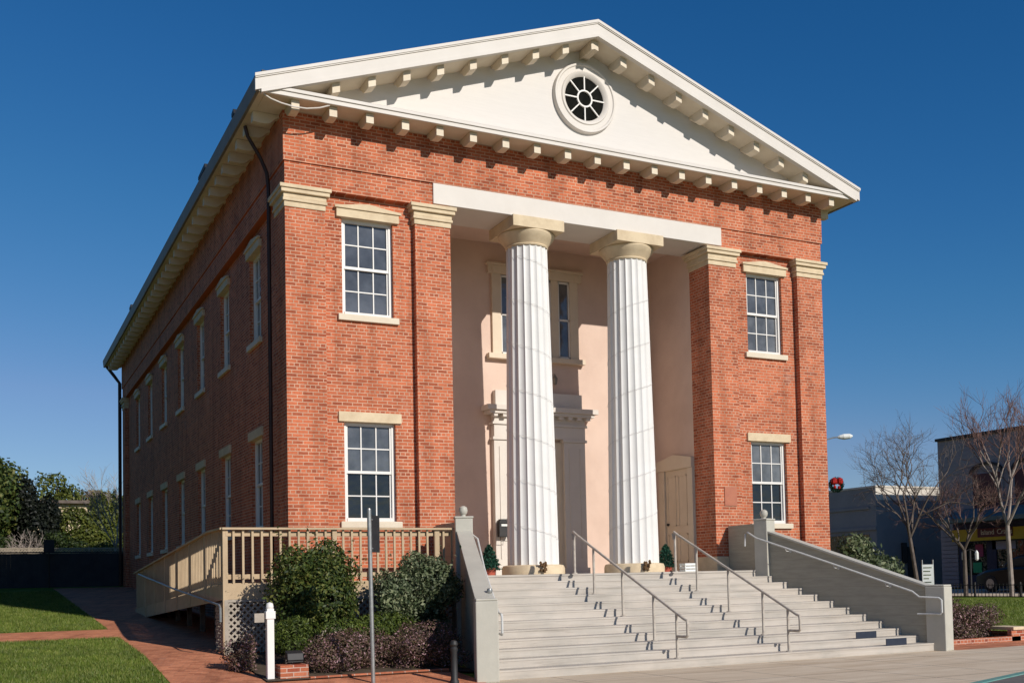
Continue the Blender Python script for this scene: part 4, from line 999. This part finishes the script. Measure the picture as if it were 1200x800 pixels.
# two-storey shop building
Bs = thing('shop_building', 'two-storey grey clapboard shop with yellow sign band at the right edge', 'building', (34, 5, -.95)); BO = (34, 5, -.95)
def sp2(mb, name, mat, parent=Bs, **k): return mb.build(name, mat, parent, off=BO, **k)
sp2(MB().box(34, 46, -4, 15, -.95, 5.8), 'wall', M['siding'])
sp2(MB().box(33.9, 46.05, -4.05, 15.06, 5.802, 5.93), 'parapet_cap', M['blackmetal'])
def arch(mb, y, z, w, d, tk):
    n = 12
    for i in range(n):
        a0, a1 = pi*i/n, pi*(i+1)/n
        mb.bar((d, y+w*cos(a0), z+.45*sin(a0)), (d, y+w*cos(a1), z+.45*sin(a1)), tk, .1, (1, 0, 0))
for i, y in enumerate((12.3, 10.1, 7.9, 5.7)):
    wdo = sp2(MB().box(33.93, 34.02, y-.85, y-.75, 2.3, 4.1).box(33.93, 34.02, y+.75, y+.85, 2.3, 4.1).box(33.93, 34.02, y-.75, y+.75, 2.2, 2.3), 'upper_window', M['siding'])
    sp2(MB().box(33.96, 33.995, y-.75, y+.75, 2.3, 4.1), 'shutter_panel', M['maroon'], wdo)
    mb = MB(); arch(mb, y, 4.1, .85, 33.93, .1); sp2(mb, 'arch_trim', M['blackmetal'], wdo)
sp2(MB().box(32.7, 34, -4, 13.9, 1.98, 2.1), 'canopy_roof', M['tealtrim'])
mb = MB(); mb.prism([(33.98, 2.6), (32.6, 2.12), (32.6, 1.95), (33.98, 1.95)], 1, -4, 13.9); sp2(mb, 'canopy', M['tealtrim'])
mb = MB(); mb.box(33.55, 33.97, -4, 13.9, 1.6, 1.94); sp2(mb, 'awning', M['awning'])
mb = MB()
z = -.9
while z < 1.5: mb.box(33.86, 33.98, 13.95, 14.85, z, z+.17); z += .19
sp2(mb, 'block_pier', M['siding'])
sf = sp2(MB().box(33.9, 33.98, -4, 13.9, -.95, -.35).box(33.9, 33.98, -4, 13.9, 1.1, 1.2).box(33.9, 33.98, 13.5, 13.9, -.35, 1.1).box(33.9, 33.98, 11.9, 12.4, -.35, 1.1).box(33.9, 33.98, 10.2, 10.5, -.35, 1.1).box(33.9, 33.98, 6.5, 9.0, -.35, 1.1), 'shopfront', M['navy'])
sp2(MB().box(33.94, 33.99, -4, 13.9, -.35, 1.1), 'shop_glass', M['pane_dark'], sf)
sp2(MB().box(33.9, 33.93, 12.7, 13.15, -.25, .2), 'poster', M['green'], sf); sp2(MB().box(33.9, 33.93, 12.6, 13.0, .45, 1.0), 'poster', M['pinkposter'], sf); sp2(MB().box(33.9, 33.93, 10.9, 12.1, .75, 1.12), 'notice', M['greybox'], sf)
sb = thing('shop_sign', 'yellow and dark red sign band above the shop front', 'sign', (33.5, 11, 1.22)); SBO = (33.5, 11, 1.22)
MB().box(33.42, 33.5, 8.2, 13.85, 1.14, 1.66).build('sign_board', M['yellow'], sb, off=SBO)
MB().box(33.39, 33.42, 10.62, 12.42, 1.28, 1.66).build('red_panel', M['darkred'], sb, off=SBO)
for word, off_ in (('Island', .36), ('Crafts', -.52)):
    tc = bpy.data.curves.new('lettering', 'FONT'); tc.body = word; tc.size = .31; tc.extrude = .008; tc.align_x = 'CENTER'
    to = bpy.data.objects.new('lettering', tc); COL.objects.link(to); dg = bpy.context.evaluated_depsgraph_get()
    me = bpy.data.meshes.new_from_object(to.evaluated_get(dg)); bpy.data.objects.remove(to)
    me.materials.append(M['doorpaint']); lo = bpy.data.objects.new('lettering', me); COL.objects.link(lo); lo.parent = sb
    lo.matrix_local = Matrix.Translation((-.125, .52+off_, .17)) @ Matrix(((0, 0, -1, 0), (-1, 0, 0, 0), (0, 1, 0, 0), (0, 0, 0, 1)))
# railing between lawn and street
ra = thing('iron_railing', 'low black iron railing between the right lawn and the street', 'railing', (28, 6, -1.2)); RaO = (28, 6, -1.2)
mb = MB()
for z in (.08, .50): mb.box(-.012, .012, -14, 12, z, z+.025)
y = -14
while y < 12: mb.box(-.008, .008, y, y+.018, 0.02, .56); y += .16
mb.build('bars', M['blackmetal'], ra)
for v in range(-14, 13, 2): MB().box(-.03, .03, v-.03, v+.03, 0, .62).build('railing_post', M['blackmetal'], ra)
# car
ca = thing('parked_car', 'black car parked at the kerb in front of the shop', 'car', (31.0, 7.6, -1.0))
def loft(mb, secs):
    n = len(secs[0]); V = [p for s_ in secs for p in s_]
    F = [(i*n+k, i*n+(k+1) % n, (i+1)*n+(k+1) % n, (i+1)*n+k) for i in range(len(secs)-1) for k in range(n)]+[tuple(range(n)), tuple((len(secs)-1)*n+k for k in range(n))]
    mb.add(V, F)
def sec(y, w, z0, z1, rr=.08): return [(-w+rr, y, z0), (w-rr, y, z0), (w, y, z0+rr), (w, y, z1-rr), (w-rr, y, z1), (-w+rr, y, z1), (-w, y, z1-rr), (-w, y, z0+rr)]
mb = MB(); loft(mb, [sec(-2.3, .7, .35, .75), sec(-2.2, .85, .25, .9), sec(-1.2, .9, .22, .98), sec(.9, .9, .22, .95), sec(1.7, .88, .22, .86), sec(2.2, .8, .25, .72), sec(2.35, .65, .32, .6)]); mb.build('body', M['blackgloss'], ca, smooth=True, bevel=.02)
mb = MB(); loft(mb, [sec(-1.9, .7, .9, .96, .02), sec(-1.2, .68, .9, 1.38), sec(-.2, .66, .9, 1.45), sec(.5, .66, .9, 1.36), sec(1.2, .72, .88, .93, .02)]); mb.build('cabin', M['blackmetal'], ca, smooth=True)
mb = MB(); loft(mb, [sec(-1.15, .62, 1.37, 1.40, .01), sec(-.2, .6, 1.44, 1.475, .01), sec(.4, .6, 1.37, 1.40, .01)]); mb.build('roof_panel', M['blackgloss'], ca, smooth=True)
for sx in (-1, 1):
    for y in (-1.4, 1.45):
        w_ = MB().lathe([(.0, -.1), (.3, -.1), (.33, -.07), (.33, .07), (.3, .1), (0, .1)], (sx*.82, y, .33), 20, 'x').build('wheel', M['rubber'], ca, smooth=True)
        MB().lathe([(0, -.112), (.19, -.112), (.19, .112), (0, .112)], (sx*.82, y, .33), 16, 'x').build('rim', M['steel'], w_, smooth=True)
    MB().lathe([(0, 0), (.08, 0), (.07, .04), (0, .05)], (sx*.6, 2.2, .62), 12, 'y').build('headlight', M['lens'], ca)
    MB().box(min(sx*.9, sx*1.03), max(sx*.9, sx*1.03), .75, .9, .93, 1.05).build('mirror', M['blackgloss'], ca, bevel=.02)
# street lamp and wreath
lm = thing('street_lamp', 'cobra-head street lamp on a curved arm behind the right corner', 'street lamp', (25.75, 13.6, -1.2)); LO = (25.75, 13.6, -1.2)
MB().tube([(25.6, 13.7, -1.2), (25.6, 13.7, 4.6)], .09, 10, .06).build('pole', M['steel'], lm, off=LO, smooth=True)
MB().tube([(25.6, 13.7, 4.4), (25.7, 13.62, 5.0), (25.95, 13.48, 5.4), (26.2, 13.33, 5.48), (26.35, 13.25, 5.49)], .03, 8).build('arm', M['steel'], lm, off=LO, smooth=True)
mb = MB(); q = Vector((26.35, 13.25, 5.49)); dv = Vector((.86, -.5, .06)).normalized()
pts = [q+dv*s_ for s_ in (0, .08, .25, .5, .62)]
for i, (p0, p1, r0_, r1_) in enumerate(zip(pts, pts[1:], (.04, .08, .12, .11), (.08, .12, .11, .03))): mb.tube([p0, p1], r0_, 12, r1_)
mb.build('lamp_head', M['whiteboard'], lm, off=LO, smooth=True)
wr_ = thing('wreath', 'green christmas wreath with big red bow beside the right corner of the brick building', 'wreath', (22.78, 9.55, 3.12)); n = 1800
a = RNG.uniform(0, 2*pi, n); b_ = RNG.uniform(0, 2*pi, n); rr = .09*np.sqrt(RNG.uniform(0, 1, n)); Rr = .26+rr*np.cos(b_)
ux = np.array([.87, -.5, 0]); uz = np.array([0, 0, 1]); un = np.array([.5, .87, 0])
P = Rr[:, None]*np.cos(a)[:, None]*ux+Rr[:, None]*np.sin(a)[:, None]*uz+(rr*np.sin(b_))[:, None]*un
leaves('greenery', M['pine'], P, .08, wr_, aspect=.35)
mb = MB()
for sx, sz, rx in ((-.12, .10, .19), (.14, .10, .19), (0, .06, .1), (-.09, -.16, .09), (.1, -.18, .09)):
    c_ = Vector(ux*sx)+Vector((0, 0, sz+.05))-Vector(un)*.08
    mb.lathe([(0, -rx), (rx*.7, -rx*.5), (rx*.8, 0), (rx*.7, rx*.6), (0, rx)], c_, 10)
mb.build('bow', M['red'], wr_, smooth=True)
wr_.scale = (.82, .82, .82)
t = thing('banner_pole', 'slim dark pole carrying the wreath behind the right corner', 'pole', (22.34, 9.8, -1.4)); MB().tube([(0, 0, 0), (0, 0, 5.0)], .05, 8).build('pole_shaft', M['blackmetal'], t)
# small standing notice board behind the low right post
nb = thing('notice_board', 'small white notice board on legs behind the lower right stair post', 'sign', (18.0, .9, -1.65)); a_ = radians(-40)
nb.rotation_euler.z = a_
MB().box(-.15, .15, -.02, .02, 1.12, 1.72).build('board', M['whiteboard'], nb); MB().tube([(-.14, .03, 0), (-.14, .03, 1.85)], .02, 6).tube([(.14, .03, 0), (.14, .03, 1.85)], .02, 6).build('legs', M['steel'], nb)
mb = MB()
for i, w_ in enumerate((.22, .18, .2, .14, .2)): mb.box(-.12, -.12+w_, -.024, -.021, 1.62-i*.1, 1.645-i*.1)
mb.build('text_lines', M['leaf_low'], nb)
# lantern post near shop
lp = thing('lamp_post', 'thin black lamp post with two white lanterns in front of the shop', 'street lamp', (29.2, 9.2, -1.1))
MB().tube([(0, 0, 0), (0, 0, 1.75)], .035, 8).tube([(-.16, .12, 1.7), (0, 0, 1.8), (.16, -.12, 1.7)], .015, 6).build('pole', M['blackmetal'], lp)
for sx in (-1, 1): MB().lathe([(.03, 0), (.07, .05), (.07, .3), (.03, .38), (0, .4)], (sx*.2, -sx*.14, 1.35), 8).build('lantern', M['whiteboard'], lp)
